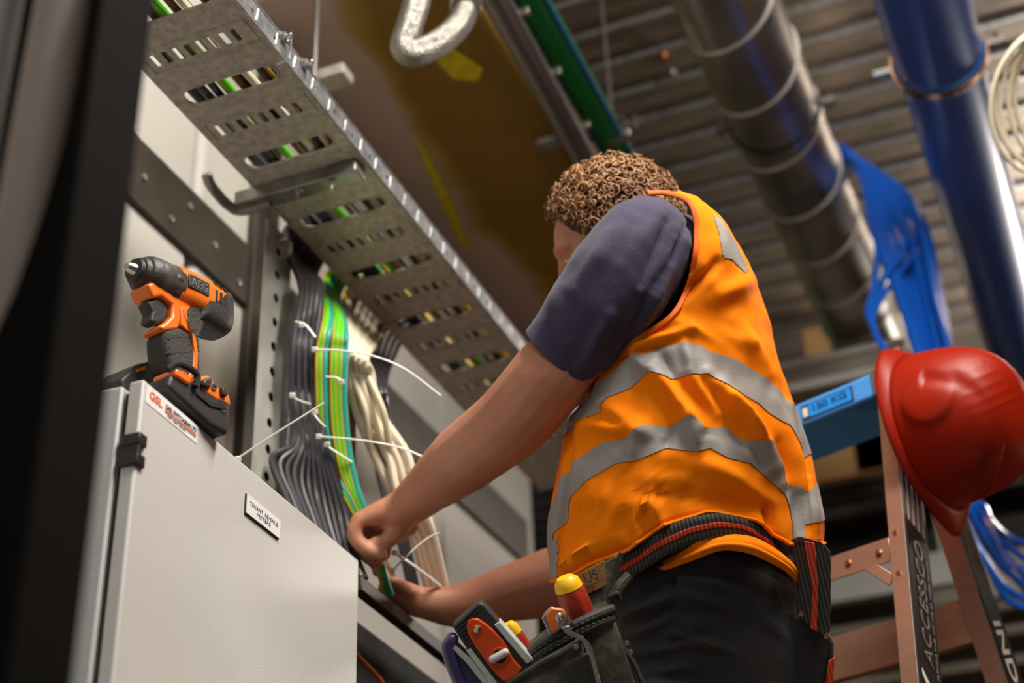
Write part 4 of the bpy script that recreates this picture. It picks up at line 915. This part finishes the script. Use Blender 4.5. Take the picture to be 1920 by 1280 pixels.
def grid_mesh(i0, i1, lift=0.0, test=None, j0=0, j1=None):
    mb = MB(); pts = (V[i0:i1+1] + Nn[i0:i1+1] * lift); mb.v = [tuple(p) for p in pts.reshape(-1, 3)]
    for i in range(i1 - i0):
        for j in range(j0, nu if j1 is None else j1):
            j2 = (j + 1) % nu; ii = i + i0
            cx = (px[ii, j] + px[ii+1, j2] + px[ii, j2] + px[ii+1, j]) / 4; cy = (py[ii, j] + py[ii+1, j2] + py[ii, j2] + py[ii+1, j]) / 4
            if test is None or test(cx, cy, j): mb.f.append((i*nu + j, i*nu + j2, (i+1)*nu + j2, (i+1)*nu + j))
    used = sorted({k for f in mb.f for k in f}); mp_ = {k: n for n, k in enumerate(used)}
    mb.v = [mb.v[k] for k in used]; mb.f = [tuple(mp_[k] for k in f) for f in mb.f]; return mb
keep = lambda x, y, j: not (j < half - 1 and inside(AP, x, y))
vest = grid_mesh(0, nv - 1, 0, keep).build('vest', 'vest', person, smooth=1.4, label='fluorescent orange sleeveless vest')
sv = vest.modifiers.new('solid', 'SOLIDIFY'); sv.thickness = 0.0016; sv.offset = -1
for (a, b_, lab) in ((rowid[1], rowid[2], 'lower grey reflective hoop'), (rowid[3], rowid[4], 'upper grey reflective hoop')):
    grid_mesh(a, b_, 0.0012, keep).build('reflective_band', 'reflect', vest, smooth=1.4, label=lab)
    for r_ in (a, b_): pass
def patch(poly, name='reflective_band', lift=0.0013, m_='reflect', label=None):
    mb = grid_mesh(0, nv - 1, lift, lambda x, y, j: j < half and inside(poly, x, y))
    if mb.f: mb.build(name, m_, vest, smooth=1.4, label=label)
patch([(1337,403),(1352,412),(1376,452),(1402,505),(1397,512),(1372,487),(1356,482),(1348,440)], label='grey reflective strip over the shoulder')
patch([(1478,905),(1504,915),(1512,1022),(1486,1022)], label='grey reflective strip down the back')
patch([(1030,1020),(1046,1000),(1046,1085),(1034,1088)], label='grey reflective strip on the front panel')
# armhole binding
def nearpt(x, y):
    d2 = (px[:, :half] - x) ** 2 + (py[:, :half] - y) ** 2; i, j = np.unravel_index(np.argmin(d2), d2.shape); q = V[i, j]
    return P(x, y, (q - CAM) @ FW)
bp_ = [nearpt(*p) - FW * 0.002 for p in [(1215,362),(1250,362),(1287,374),(1301,395),(1306,430),(1303,480),(1289,540),(1261,590),(1215,622),(1180,641),(1150,664),(1126,692),(1100,740)]]
MB().tube(spl(bp_, 6), 0.0042, 8, flat=0.6).build('armhole_binding', 'trim', vest)
hemp = [V[0, j] + Nn[0, j] * 0.001 for j in range(0, nu, 3)]; hemp.append(hemp[0])
MB().tube(hemp, 0.0028, 6).build('hem_binding', 'vest', vest)
# bunched cloth under the belt
br_ = MB()
for off, dd_, rs_ in ((0, 0, 1.0), (9, -0.006, 0.6), (-7, 0.004, 0.75), (4, -0.010, 0.4)):
    rp = [P(x_, y_ + off * w_, d_ + dd_) for x_, y_, d_, w_ in ((1215,1074,1.945,.3),(1245,1060,1.925,.5),(1290,1039,1.905,.9),(1350,1018,1.895,.8),(1405,1021,1.90,1.0),(1450,1042,1.915,.9),(1484,1068,1.94,.5),(1505,1100,1.98,.2))]
    br_.tube(spl(rp, 8), list(rs_ * np.interp(range(57), [0,8,20,35,48,56], [.003,.0065,.0085,.009,.0075,.004])), 12, up=ZZ)
br_.build('bunched_hem', 'vest', vest, smooth=1.4)

# --- body: one continuous skin surface
bdm = MB()
def chain(mb, pts, rpx, n=16):
    w_ = [P(*p) for p in pts]; rr_ = [r_ * p[2] / F for r_, p in zip(rpx, pts)]
    k = 5; ww = spl(w_, k); ri = np.interp(np.arange(len(ww)) / k, range(len(rr_)), rr_); mb.tube(ww, list(ri), n, round_ends=True); return mb
chain(bdm, [(1335,1150,2.03),(1330,1000,2.04),(1300,760,2.08),(1275,620,2.12),(1260,520,2.14)], [108,108,102,90,70])
chain(bdm, [(1210,475,2.01),(1255,485,2.12),(1300,495,2.24)], [66,66,60])
chain(bdm, [(1215,475,2.0),(1140,580,1.98),(1062,668,1.985),(1030,707,1.99),(965,783,2.03),(925,817,2.06),(863,865,2.10),(800,918,2.155),(765,948,2.185),(742,960,2.195)], [78,74,70,76,73,70,65,47,39,36])
chain(bdm, [(1300,500,2.24),(1250,760,2.32),(1160,1040,2.34),(1035,1090,2.33),(950,1113,2.32),(870,1135,2.31),(808,1132,2.30),(778,1124,2.30)], [66,62,60,64,53,43,32,27])
# left hand
chain(bdm, [(750,958,2.195),(715,962,2.19),(676,973,2.18)], [34,26,15]); chain(bdm, [(750,962,2.20),(715,975,2.21),(688,985,2.21)], [30,26,14])
chain(bdm, [(755,972,2.21),(725,990,2.225),(700,1000,2.23)], [30,24,13]); chain(bdm, [(760,980,2.22),(735,1003,2.245),(715,1014,2.25)], [28,20,12])
fing = [([(674,974,2.18),(664,1000,2.175),(684,1028,2.17),(716,1042,2.172)],[16,15.5,14.5,12]),
        ([(688,985,2.21),(674,1016,2.205),(688,1046,2.20),(712,1056,2.20)],[14,13,11.5,9.5]),
        ([(702,1000,2.235),(690,1030,2.235),(700,1058,2.23)],[13,12,10]),
        ([(716,1014,2.26),(704,1042,2.262),(706,1074,2.26)],[12,11,9]),
        ([(752,980,2.19),(736,1002,2.185),(720,1016,2.18),(704,1014,2.178)],[22,18,14,11])]
chain(bdm, [(738,990,2.225),(712,1012,2.235),(716,1036,2.235)], [30,26,18])
for pts, r_ in fing: chain(bdm, pts, r_, 12)
# right hand
chain(bdm, [(785,1125,2.30),(755,1112,2.29),(738,1106,2.285)], [26,24,18]); chain(bdm, [(785,1135,2.31),(760,1130,2.31),(742,1126,2.31)], [24,20,16])
for pts, r_ in [([(740,1100,2.28),(722,1092,2.27),(716,1104,2.262)],[12,11,9]), ([(740,1112,2.29),(718,1108,2.285),(714,1122,2.278)],[12,11,9]), ([(745,1124,2.305),(722,1122,2.30),(718,1136,2.292)],[12,11,9]), ([(750,1136,2.32),(730,1136,2.315),(726,1148,2.31)],[11,10,8]), ([(765,1108,2.275),(748,1094,2.262),(735,1090,2.258)],[14,12,10])]: chain(bdm, pts, r_, 12)
# head and neck
hC = P(1152, 438, 2.20); fdir = nz(-0.80 * RT + 0.52 * DN + 0.10 * FW); hup = nz(-0.45 * RT - 0.85 * DN + 0.1*FW); hup = nz(hup - fdir * (hup @ fdir)); hs_ = np.cross(fdir, hup); hs_ = hs_ if hs_ @ FW < 0 else -hs_
chain(bdm, [(1275,520,2.13),(1215,490,2.17),(1175,460,2.19)], [78,64,60])
bdm.ball(hC, (0.079, 0.094, 0.088), 32, 24, hs_, fdir, hup)
bdm.ball(hC + fdir*0.035 - hup*0.048, (0.056, 0.052, 0.060), 24, 18, hs_, fdir, hup)
bdm.ball(hC + fdir*0.066 - hup*0.088, (0.026, 0.022, 0.020), 16, 12, hs_, fdir, hup)           # chin
bdm.tube([hC + fdir*0.090 + hup*0.006, hC + fdir*0.103 - hup*0.022, hC + fdir*0.106 - hup*0.032], [0.008, 0.011, 0.013], 12, round_ends=True)   # nose
for s in (-1, 1):
    bdm.ball(hC + hs_*s*0.080 - fdir*0.005 - hup*0.012, (0.007, 0.018, 0.030), 16, 12, hs_, nz(fdir + 0.2*hup), hup)   # ears
    bdm.tube([hC + fdir*0.086 + hup*0.018 + hs_*s*0.010, hC + fdir*0.083 + hup*0.022 + hs_*s*0.030, hC + fdir*0.068 + hup*0.018 + hs_*s*0.052], 0.009, 10, round_ends=True)   # brows
    bdm.ball(hC + fdir*0.066 - hup*0.024 + hs_*s*0.036, (0.020, 0.020, 0.020), 12, 10)
me = remesh(bdm, 0.0042, 5, 'body')
body = MB().build('body', 'skin', person, me=me, smooth=3.0)
for s in (-1, 1):
    e_ = hC + fdir*0.073 + hup*0.000 + hs_*s*0.031
    ey = MB().ball(e_, 0.0115, 16, 12).build('eye', 'eye', body); ORG[ey] = ORG[person]
    MB().ball(e_ + fdir*0.0085, (0.005, 0.005, 0.004), 12, 8).build('iris', 'iris', ey) if False else None
MB().tube([hC + fdir*0.091 - hup*0.056 + hs_*x_ for x_ in (-0.022, -0.008, 0.008, 0.022)], [0.003, 0.006, 0.006, 0.003], 8, round_ends=True).build('lips', 'lip', body)
# --- hair
hr = MB(); hr.ball(hC - fdir*0.012 + hup*0.016, (0.086, 0.090, 0.085), 32, 20, hs_, fdir, hup)
cap_ = hr
cap_.build('hair_base', 'hairdark', person)
hm = MB(); rnd = random.Random(3)
for k in range(2100):
    v_ = nz([rnd.gauss(0, 1), rnd.gauss(0, 1), rnd.gauss(0, 1)])
    df, du_ = v_ @ fdir, v_ @ hup
    if df > 0.45 + 0.5 * max(0, du_): continue
    if du_ < -0.72: continue
    base = hC - fdir*0.010 + hup*0.014 + hs_*(v_@hs_)*0.088 + fdir*df*0.092 + hup*du_*0.090
    t1 = nz(np.cross(v_, nz([rnd.gauss(0,1), rnd.gauss(0,1), rnd.gauss(0,1)]))); t2 = np.cross(v_, t1)
    ln = rnd.uniform(0.010, 0.024); rr_ = rnd.uniform(0.0035, 0.0068); ph0 = rnd.uniform(0, 6.28); turns = rnd.uniform(1.1, 2.2)
    path = [base + (v_*0.8 + t1*0.45) * ln * q + rr_ * (math.cos(ph0 + turns*6.28*q) * t1 + math.sin(ph0 + turns*6.28*q) * t2) for q in np.linspace(0, 1, 11)]
    hm.tube(path, [0.0016]*9 + [0.001, 0.0005], 4, cap=False)
hm.build('curly_hair', 'hair', person, smooth=2.0)

# --- navy shirt: trunk, sleeve
def sculpt(me, RI, nscale=0.0, noi=None):
    n = len(me.vertices); co = np.empty(n*3); me.vertices.foreach_get('co', co); co = co.reshape(-1, 3); no = np.array([v.normal[:] for v in me.vertices])
    x_, y_ = projs(co); face = ((CAM - co) * no).sum(1) > 0; d_ = 1.4 * ridgefield(x_, y_, RI) * face
    if noi: d_ += np.array([sum(a * noise.noise(Vector(c) * f_) for a, f_ in noi) for c in co])
    co = co + no * d_[:, None]; me.vertices.foreach_set('co', co.reshape(-1)); me.update(); return me
tr = MB(); chain(tr, [(1320,1010,2.04),(1300,760,2.08),(1280,620,2.11),(1265,540,2.13)], [120,118,110,90], 24)
chain(tr, [(1208,466,2.0),(1250,480,2.10),(1290,490,2.22)], [92,86,70], 24)
chain(tr, [(1208,464,2.0),(1160,530,1.985),(1120,585,1.98)], [92,98,90], 24)
sring = [ring([(1080,1110),(1130,1052),(1190,1038),(1260,1022),(1330,1002),(1420,1014),(1480,1058),(1503,1095)], 2.02, 2.04, .115, 80),
         ring([(1090,1010),(1200,930),(1320,900),(1430,930),(1490,1000)], 2.03, 2.05, .11, 80)]
tr.loft(sring)
me = remesh(tr, 0.0048, 8, 'shirt')
SR = [(1249,415,1204,532,-.007,8),(1290,424,1226,545,-.008,8),(1268,450,1238,520,.006,8),(1177,405,1078,545,.006,18),(1235,400,1190,470,.004,16),(1215,560,1165,660,-.007,11),(1255,500,1210,600,.007,9),(1140,590,1085,700,.006,12),(1190,560,1120,690,-.005,12),(1050,540,1030,600,.004,9)]
sculpt(me, SR, noi=((0.0025, 18), (0.001, 45)))
MB().build('shirt', 'navy', person, me=me, smooth=3.0)
sl = MB(); chain(sl, [(1208,460,2.0),(1160,530,1.98),(1100,606,1.978),(1052,662,1.985),(1000,722,1.99)], [94,103,90,78,74], 28)
me = remesh(sl, 0.0045, 6, 'sleeve')
E0 = P(1046, 664, 1.985); aD = nz(P(1030, 700, 1.99) - P(1120, 585, 1.975) + 0.03 * FW * 0)
aD = nz(aD + 0.12 * FW)
bm = bmesh.new(); bm.from_mesh(me)
bmesh.ops.bisect_plane(bm, geom=bm.verts[:] + bm.edges[:] + bm.faces[:], plane_co=Vector(E0), plane_no=Vector(aD), clear_outer=True)
bm.to_mesh(me); bm.free(); sculpt(me, SR, noi=((0.0025, 18), (0.001, 45)))
so = MB().build('sleeve', 'navy', person, me=me, smooth=3.0); sm = so.modifiers.new('solid', 'SOLIDIFY'); sm.thickness = 0.002; sm.offset = -1

# --- trousers and boots
tb = MB()
tb.loft([ring([(1108,1112),(1180,1075),(1250,1040),(1330,1018),(1420,1030),(1480,1070),(1500,1100)], 2.02, 2.04, .115, 80),
         ring([(1120,1180),(1200,1125),(1320,1085),(1440,1105),(1535,1175)], 2.02, 2.04, .12, 80),
         ring([(1132,1260),(1250,1200),(1340,1180),(1450,1200),(1552,1270)], 2.02, 2.04, .12, 80),
         ring([(1140,1370),(1250,1330),(1340,1320),(1450,1330),(1565,1380)], 2.02, 2.04, .11, 80)])
legs = []
for (x_, dd_, sx) in ((1235, 1.97, 0), (1455, 2.02, 1)):
    h0 = P(x_, 1350, dd_); ft = np.array([h0[0] - 0.02 + 0.04*sx, h0[1] - 0.02, 0.88]); kn = (h0 + ft) / 2 + np.array([-0.03, 0.02, 0.0])
    tb.tube(spl([h0, kn, ft], 6), list(np.interp(range(13), [0, 6, 12], [.088, .064, .055])), 20, round_ends=True); legs.append(ft)
me = remesh(tb, 0.0062, 6, 'trousers')
TR_ = [(1170,1150,1260,1120,.009,8),(1262,1060,1268,1130,-.005,4),(1270,1110,1370,1140,.006,8),(1180,1190,1250,1165,.006,8),(1255,1185,1370,1220,.006,8),(1190,1225,1290,1205,.005,8),(1200,1260,1300,1250,.005,9),(1280,1080,1400,1110,.004,9),(1240,1205,1330,1190,-.004,8),(1250,1140,1330,1160,-.004,8),(1400,1130,1480,1200,.004,14)]
sculpt(me, TR_, noi=((0.004, 12), (0.0015, 30)))
MB().build('trousers', 'black', person, me=me, smooth=3.0)
for ft in legs:
    b_ = MB(); b_.tube([ft + [0,0,0.03], ft + [0,0,-0.03]], [0.055, 0.05], 16, round_ends=True); b_.ball(ft + [-0.055, 0.02, -0.038], (0.12, 0.048, 0.042), 20, 12)
    me = remesh(b_, 0.006, 4, 'boot'); MB().build('boot', 'boot', person, me=me, smooth=3.0)
zf = legs[0][2] - 0.082
pf = thing('work_platform', 'plywood topped work platform under the boots, below the frame', 'platform', (pel[0], pel[1], 0))
MB().box((pel[0], pel[1] - 0.03, zf - 0.012), (0.46, 0.36, 0.02)).build('platform_top', 'ply', pf, bevel=0.003)
for sx in (-1, 1):
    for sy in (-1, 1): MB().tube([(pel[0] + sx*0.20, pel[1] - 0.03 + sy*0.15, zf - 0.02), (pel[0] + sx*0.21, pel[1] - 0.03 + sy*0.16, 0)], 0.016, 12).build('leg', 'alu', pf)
# --- belt with red stripe
top_ = [(1100,1108),(1150,1052),(1185,1028),(1230,994),(1290,970),(1350,961),(1410,976),(1450,1006),(1500,1062)]
bot_ = [(1105,1150),(1150,1100),(1200,1073),(1250,1042),(1300,1018),(1340,1006),(1390,1004),(1440,1030),(1500,1100)]
rt_ = np.array(ring(top_, 2.02, 2.04, .142, 160)); rb_2 = np.array(ring(bot_, 2.02, 2.04, .142, 160))
def strip(f0_, f1_, off, name, m_, parent, bulge=0.0):
    rs = []
    for k in range(5):
        f_ = f0_ + (f1_ - f0_) * k / 4; r_ = rt_ * (1 - f_) + rb_2 * f_; c_ = r_.mean(0); dirs = r_ - c_; dirs /= np.linalg.norm(dirs, axis=1, keepdims=True); rs.append(list(r_ + dirs * off))
    o = MB().loft(rs, cap=False).build(name, m_, parent, smooth=1.4); sm = o.modifiers.new('solid', 'SOLIDIFY'); sm.thickness = 0.003; return o
bl = strip(0, 1, 0.0, 'belt', 'belt', person)
strip(0.40, 0.62, 0.0012, 'red_stripe', 'beltred', bl)

# ================================================================== TOOL POUCH AND TOOLS
def slab(name, pts, th, m_, parent, bevel=0.002, seg=3, label=None, smooth=0.7):
    q = [P(*p) for p in pts]; return MB().loft([q, [a + FW * th for a in q]]).build(name, m_, parent, bevel=bevel, seg=seg, label=label, smooth=smooth)
pc = P(1090, 1200, 1.80)
pouch = thing('tool_pouch', 'worn olive leather tool pouch hanging from the belt on the left hip, full of tools', 'tool pouch', tuple(pc))
slab('back_flap', [(1062,1092,1.845),(1120,1062,1.85),(1166,1035,1.855),(1164,1060,1.855),(1148,1120,1.85),(1160,1160,1.84),(1180,1290,1.83),(1120,1300,1.82),(1060,1200,1.82)], 0.006, 'leather', pouch, 0.002)
MB().tube(spl([P(1165,1036,1.852), P(1157,1070,1.85), P(1146,1110,1.846), P(1141,1135,1.842), P(1148,1165,1.836), P(1170,1215,1.83), P(1192,1250,1.826), P(1212,1300,1.82)], 6), 0.0032, 8).build('flap_edge', 'leatherdark', pouch)
slab('leather_patch', [(1077,1080,1.842),(1133,1050,1.846),(1138,1096,1.843),(1098,1116,1.838)], 0.003, 'patch', pouch, 0.0008, label='tan leather brand patch')
pn = nz(P(1133,1050,1.846) - P(1077,1080,1.842)); pu = nz(P(1090,1070,1.84) - P(1098,1112,1.838)); pu = nz(pu - pn*(pu@pn))
lettering('US', P(1108, 1080, 1.838), pn, pu, 0.018, 0.012, 'leatherdark', pouch)
lettering('ARMY', P(1111, 1097, 1.838), pn, pu, 0.018, 0.004, 'leatherdark', pouch)
# strap knot
MB().tube(spl([P(1180,1078,1.84), P(1165,1095,1.836), P(1150,1118,1.834), P(1138,1138,1.834)], 5), [0.007]*12 + [0.004]*4, 10).tube(spl([P(1145,1118,1.828), P(1158,1112,1.826), P(1162,1122,1.83)], 4), 0.003, 8).build('strap_loop', 'leather', pouch)
# pocket: back pocket body and front pocket as shells with depth
def pocket(name, top, bot, t0, m_='leather'):
    q = [P(*p) for p in top]; r_ = [P(*p) for p in bot]; nq = len(q)
    mid = [a*0.5 + b_*0.5 - FW*0.006 for a, b_ in zip(q, r_)]
    rings = [[*q, *[a + FW * t0 for a in q[::-1]]], [*mid, *[a + FW * t0 for a in mid[::-1]]], [*r_, *[a + FW * t0 for a in r_[::-1]]]]
    return MB().loft(rings).build(name, m_, pouch, bevel=0.003, seg=3)
pocket('rear_pocket', [(985,1226,1.795),(1020,1200,1.785),(1070,1172,1.775),(1110,1152,1.78),(1146,1138,1.80)], [(1010,1330,1.80),(1050,1325,1.785),(1100,1320,1.775),(1150,1315,1.78),(1200,1310,1.80)], 0.06)
pocket('front_pocket', [(945,1290,1.76),(975,1268,1.752),(1020,1240,1.745),(1060,1218,1.745),(1092,1197,1.75)], [(960,1340,1.76),(990,1335,1.75),(1040,1330,1.745),(1080,1325,1.745),(1110,1320,1.75)], 0.035)
tb_ = MB()
for off in (0, 17):
    tb_.tube(spl([P(988,1228+off,1.79), P(1020,1205+off,1.778), P(1070,1176+off,1.767), P(1110,1156+off,1.772), P(1148,1141+off,1.795)], 6), 0.0062, 10)
tb_.build('top_binding', 'leatherdark', pouch)
th_ = MB()
for off in (3, 13, 20):
    pt = spl([P(988,1228+off,1.783), P(1020,1205+off,1.771), P(1070,1176+off,1.760), P(1110,1156+off,1.765), P(1148,1141+off,1.788)], 8)
    for k in range(0, len(pt) - 1, 2): th_.tube([pt[k], pt[k+1]*0.7 + pt[k]*0.3], 0.0008, 5)
th_.build('stitching', 'thread', pouch)
MB().tube(spl([P(942,1292,1.755), P(975,1268,1.747), P(1020,1240,1.740), P(1060,1218,1.740), P(1095,1196,1.745)], 6), 0.004, 8).build('front_binding', 'leather', pouch)
slab('front_flap', [(1067,1248,1.737),(1075,1235,1.737),(1105,1222,1.74),(1125,1300,1.742),(1060,1310,1.74)], 0.006, 'leatherdark', pouch, 0.003)
for (x_, y_) in ((1175,1205),(1182,1222),(1080,1212)):
    MB().lathe([(0.0035, 0), (0.003, 0.0015), (0.0005, 0.002)], P(x_, y_, 1.822 if x_ > 1100 else 1.737), -FW, 10).build('rivet', 'bolt', pouch)
# spirit level
lv = thing('spirit_level', 'short black spirit level with an orange face standing in the leather tool pouch', 'spirit level', tuple(P(935, 1260, 1.78)))
def Z4(x_, y_): return 820 + x_/4.8, 1100 + y_/4.8
def lslab(name, pts, d_, th, m_, parent=None, **k): return slab(name, [(*Z4(*p), d_) for p in pts], th, m_, parent or lv, **k)
lslab('frame', [(135,360),(150,335),(360,145),(395,138),(425,160),(860,660),(980,900),(620,1050),(540,864),(270,570)], 1.770, 0.026, 'toolgrey', bevel=0.003)
for k in range(7):
    t_ = k; a_ = (150 + 22*k, 372 + 26*k); c_ = (352 - 0*k - max(0, (k-2))*22, 195 + 24*k + max(0, (k-2))*10)
    if k < 2: c_ = (350 + 22*k, 190 + 22*k)
    else: c_ = (a_[0] + 70 - 6*k, a_[1] - 62 + 6*k)
    pa, pb = P(*Z4(*a_), 1.7695), P(*Z4(*c_), 1.7695); MB().tube([pa, pb], 0.0013, 6).build('grip_rib', 'hinge', lv)
lslab('edge_strip', [(512,342),(562,312),(864,660),(805,694)], 1.7675, 0.028, 'ruler', bevel=0.001, label='silver edge strip')
lslab('edge_strip', [(255,572),(302,555),(545,870),(490,880)], 1.7675, 0.028, 'ruler', bevel=0.001, label='silver edge strip')
face = [(262,350),(278,305),(320,280),(370,288),(440,335),(520,405),(590,480),(640,560),(680,640),(720,690),(765,735),(720,800),(610,860),(560,820),(480,730),(400,620),(330,520),(280,430)]
lslab('orange_face', face, 1.766, 0.02, 'redorange', bevel=0.002)
def ringz(c, ro, ri, d_, name, m_, parent):
    cc_ = P(*Z4(*c), d_); mb = MB(); rs = []
    for k in range(33):
        t_ = 2*math.pi*k/32; dr = RT*math.cos(t_) + DN*math.sin(t_); rs.append([cc_ + dr*ro, cc_ + dr*ri, cc_ + dr*ri + FW*0.004, cc_ + dr*ro + FW*0.004])
    return mb.loft(rs, cap=False).build(name, m_, parent)
for c, r_ in (((360,382), 38), ((560,625), 80)):
    cc_ = P(*Z4(*c), 1.7655); MB().lathe([(r_*0.8/4.8*1.77/F, 0), (r_*0.8/4.8*1.77/F, 0.001)], cc_, -FW, 28).build('vial_recess', 'gasket', lv)
    ringz(c, r_/4.8*1.77/F, r_*0.8/4.8*1.77/F, 1.763, 'recess_ring', 'redorange', lv)
MB().tube([P(*Z4(500,650), 1.763), P(*Z4(610,590), 1.763)], 0.0052, 12, round_ends=True).build('vial', 'clear', lv)
MB().tube([P(*Z4(345,405), 1.764), P(*Z4(365,350), 1.764)], 0.003, 10).build('vial', 'clear', lv)
# screwdrivers
def sdriver(tip, end, d_, r_px, lab):
    a = P(*end, d_); b_ = P(*tip, d_ + 0.01); o = thing('screwdriver', lab, 'screwdriver', tuple(b_)); L_ = np.linalg.norm(b_ - a); ax_ = nz(b_ - a); k = r_px * d_ / F
    MB().lathe([(0.001, 0), (k*0.62, 0.001), (k*0.95, 0.006), (k*1.04, 0.012), (k*1.1, 0.0165)], a, ax_, 20).build('end_cap', 'yellowplastic', o)
    
    MB().lathe([(k*1.1, 0.0165), (k*1.2, 0.026), (k*1.28, 0.042), (k*1.15, 0.060), (k*0.95, 0.072), (k*0.9, L_*0.98)], a, ax_, 8).build('handle', 'redhandle', o, bevel=0.003, seg=3)
    MB().tube([b_ - ax_*0.01, b_ + ax_*0.08], 0.003, 10).build('shaft', 'bolt', o); return o
sdriver((1103,1195), (1058,1080), 1.795, 25, 'red screwdriver handle with a yellow end standing at the back of the tool pouch')
sdriver((1005,1262), (952,1166), 1.815, 15, 'red and yellow screwdriver handle half hidden behind the spirit level')
# knife / folding tool
kn = thing('folding_knife', 'orange and steel folding knife with a pivot screw clipped on the pouch edge', 'knife', tuple(P(1045,1160,1.755)))
Zk = lambda x_, y_: Z4(x_, y_)
def kslab(name, pts, d_, th, m_, **k): return slab(name, [(*Z4(*p), d_) for p in pts], th, m_, kn, **k)
kslab('steel_liner', [(942,285),(965,245),(1020,185),(1130,200),(1165,235),(1160,340),(1060,420),(1010,430)], 1.760, 0.010, 'bolt', bevel=0.001)
kslab('orange_scale', [(975,262),(1025,190),(1125,202),(1158,240),(1158,300),(1080,390),(1035,405)], 1.757, 0.004, 'orangeplastic', bevel=0.0015)
MB().lathe([(0.0062, 0), (0.0058, 0.002), (0.003, 0.004), (0.0005, 0.0045)], P(*Z4(1103,275), 1.7565), -FW, 20).build('pivot_screw', 'bolt', kn)
kslab('pivot_arm', [(1062,262),(1075,240),(1100,300),(1135,300),(1145,260),(1150,340),(1140,358),(1085,368)], 1.755, 0.003, 'bolt', bevel=0.0008)
kslab('belt_clip', [(1112,365),(1190,348),(1215,400),(1300,445),(1365,500),(1400,560),(1410,620),(1480,900),(1450,900),(1380,640),(1345,580),(1310,490),(1235,455),(1160,420)], 1.738, 0.0025, 'bolt', bevel=0.001)
kslab('blade_tab', [(1165,255),(1228,318),(1200,325),(1165,320)], 1.760, 0.003, 'bolt', bevel=0.0005)
# pen-like case and ruler at the left of the level
pk = thing('purple_case', 'dark purple glossy plastic case at the left edge of the tool pouch', 'case', tuple(P(870, 1270, 1.775)))
MB().tube(spl([P(*Z4(130,470),1.775), P(*Z4(95,540),1.775), P(*Z4(130,680),1.775), P(*Z4(200,860),1.775), P(*Z4(260,1000),1.775)], 6), 0.0085, 14, round_ends=True).build('rim', 'purple', pk)
slab('cover', [(*Z4(*p), 1.777) for p in ((110,520),(150,480),(200,520),(330,640),(430,820),(470,1000),(250,1000),(150,700))], 0.012, 'purple', pk, 0.003)
ru = slab('steel_ruler', [(*Z4(*p), 1.770) for p in ((92,510),(120,488),(300,640),(445,822),(480,900),(420,880),(250,670))], 0.0015, 'ruler', None, 0.0004)
ru['label'] = 'pale steel ruler tucked beside the purple case in the pouch'; ru['category'] = 'ruler'
# holster on the right hip
ho = thing('belt_holster', 'dark webbing tool holder with a red stripe hanging on the right hip', 'holster', tuple(P(1520,1150,1.93)))
slab('webbing', [(1478,1012,1.95),(1500,1006,1.93),(1540,1016,1.925),(1559,1034,1.93),(1558,1180,1.94),(1550,1196,1.94),(1515,1172,1.93),(1494,1150,1.94),(1497,1080,1.94)], 0.008, 'belt', ho, 0.003)
slab('red_stripe', [(1508,1014,1.9245),(1528,1018,1.922),(1534,1100,1.922),(1532,1184,1.927),(1520,1178,1.927),(1524,1100,1.922)], 0.003, 'beltred', ho, 0.0008)
slab('pouch_body', [(1490,1150,1.95),(1530,1170,1.93),(1568,1198,1.945),(1566,1230,1.945),(1545,1330,1.95),(1480,1330,1.96)], 0.05, 'black', ho, 0.01, 4)
slab('red_tab', [(1553,1240,1.94),(1566,1232,1.94),(1560,1300,1.94),(1548,1300,1.94)], 0.004, 'beltred', ho, 0.001)
for (x_, y_) in ((1502,1150),(1549,1192)): MB().lathe([(0.004, 0), (0.0035, 0.0015), (0.0005, 0.002)], P(x_, y_, 1.925), -FW, 10).build('rivet', 'rivet', ho)
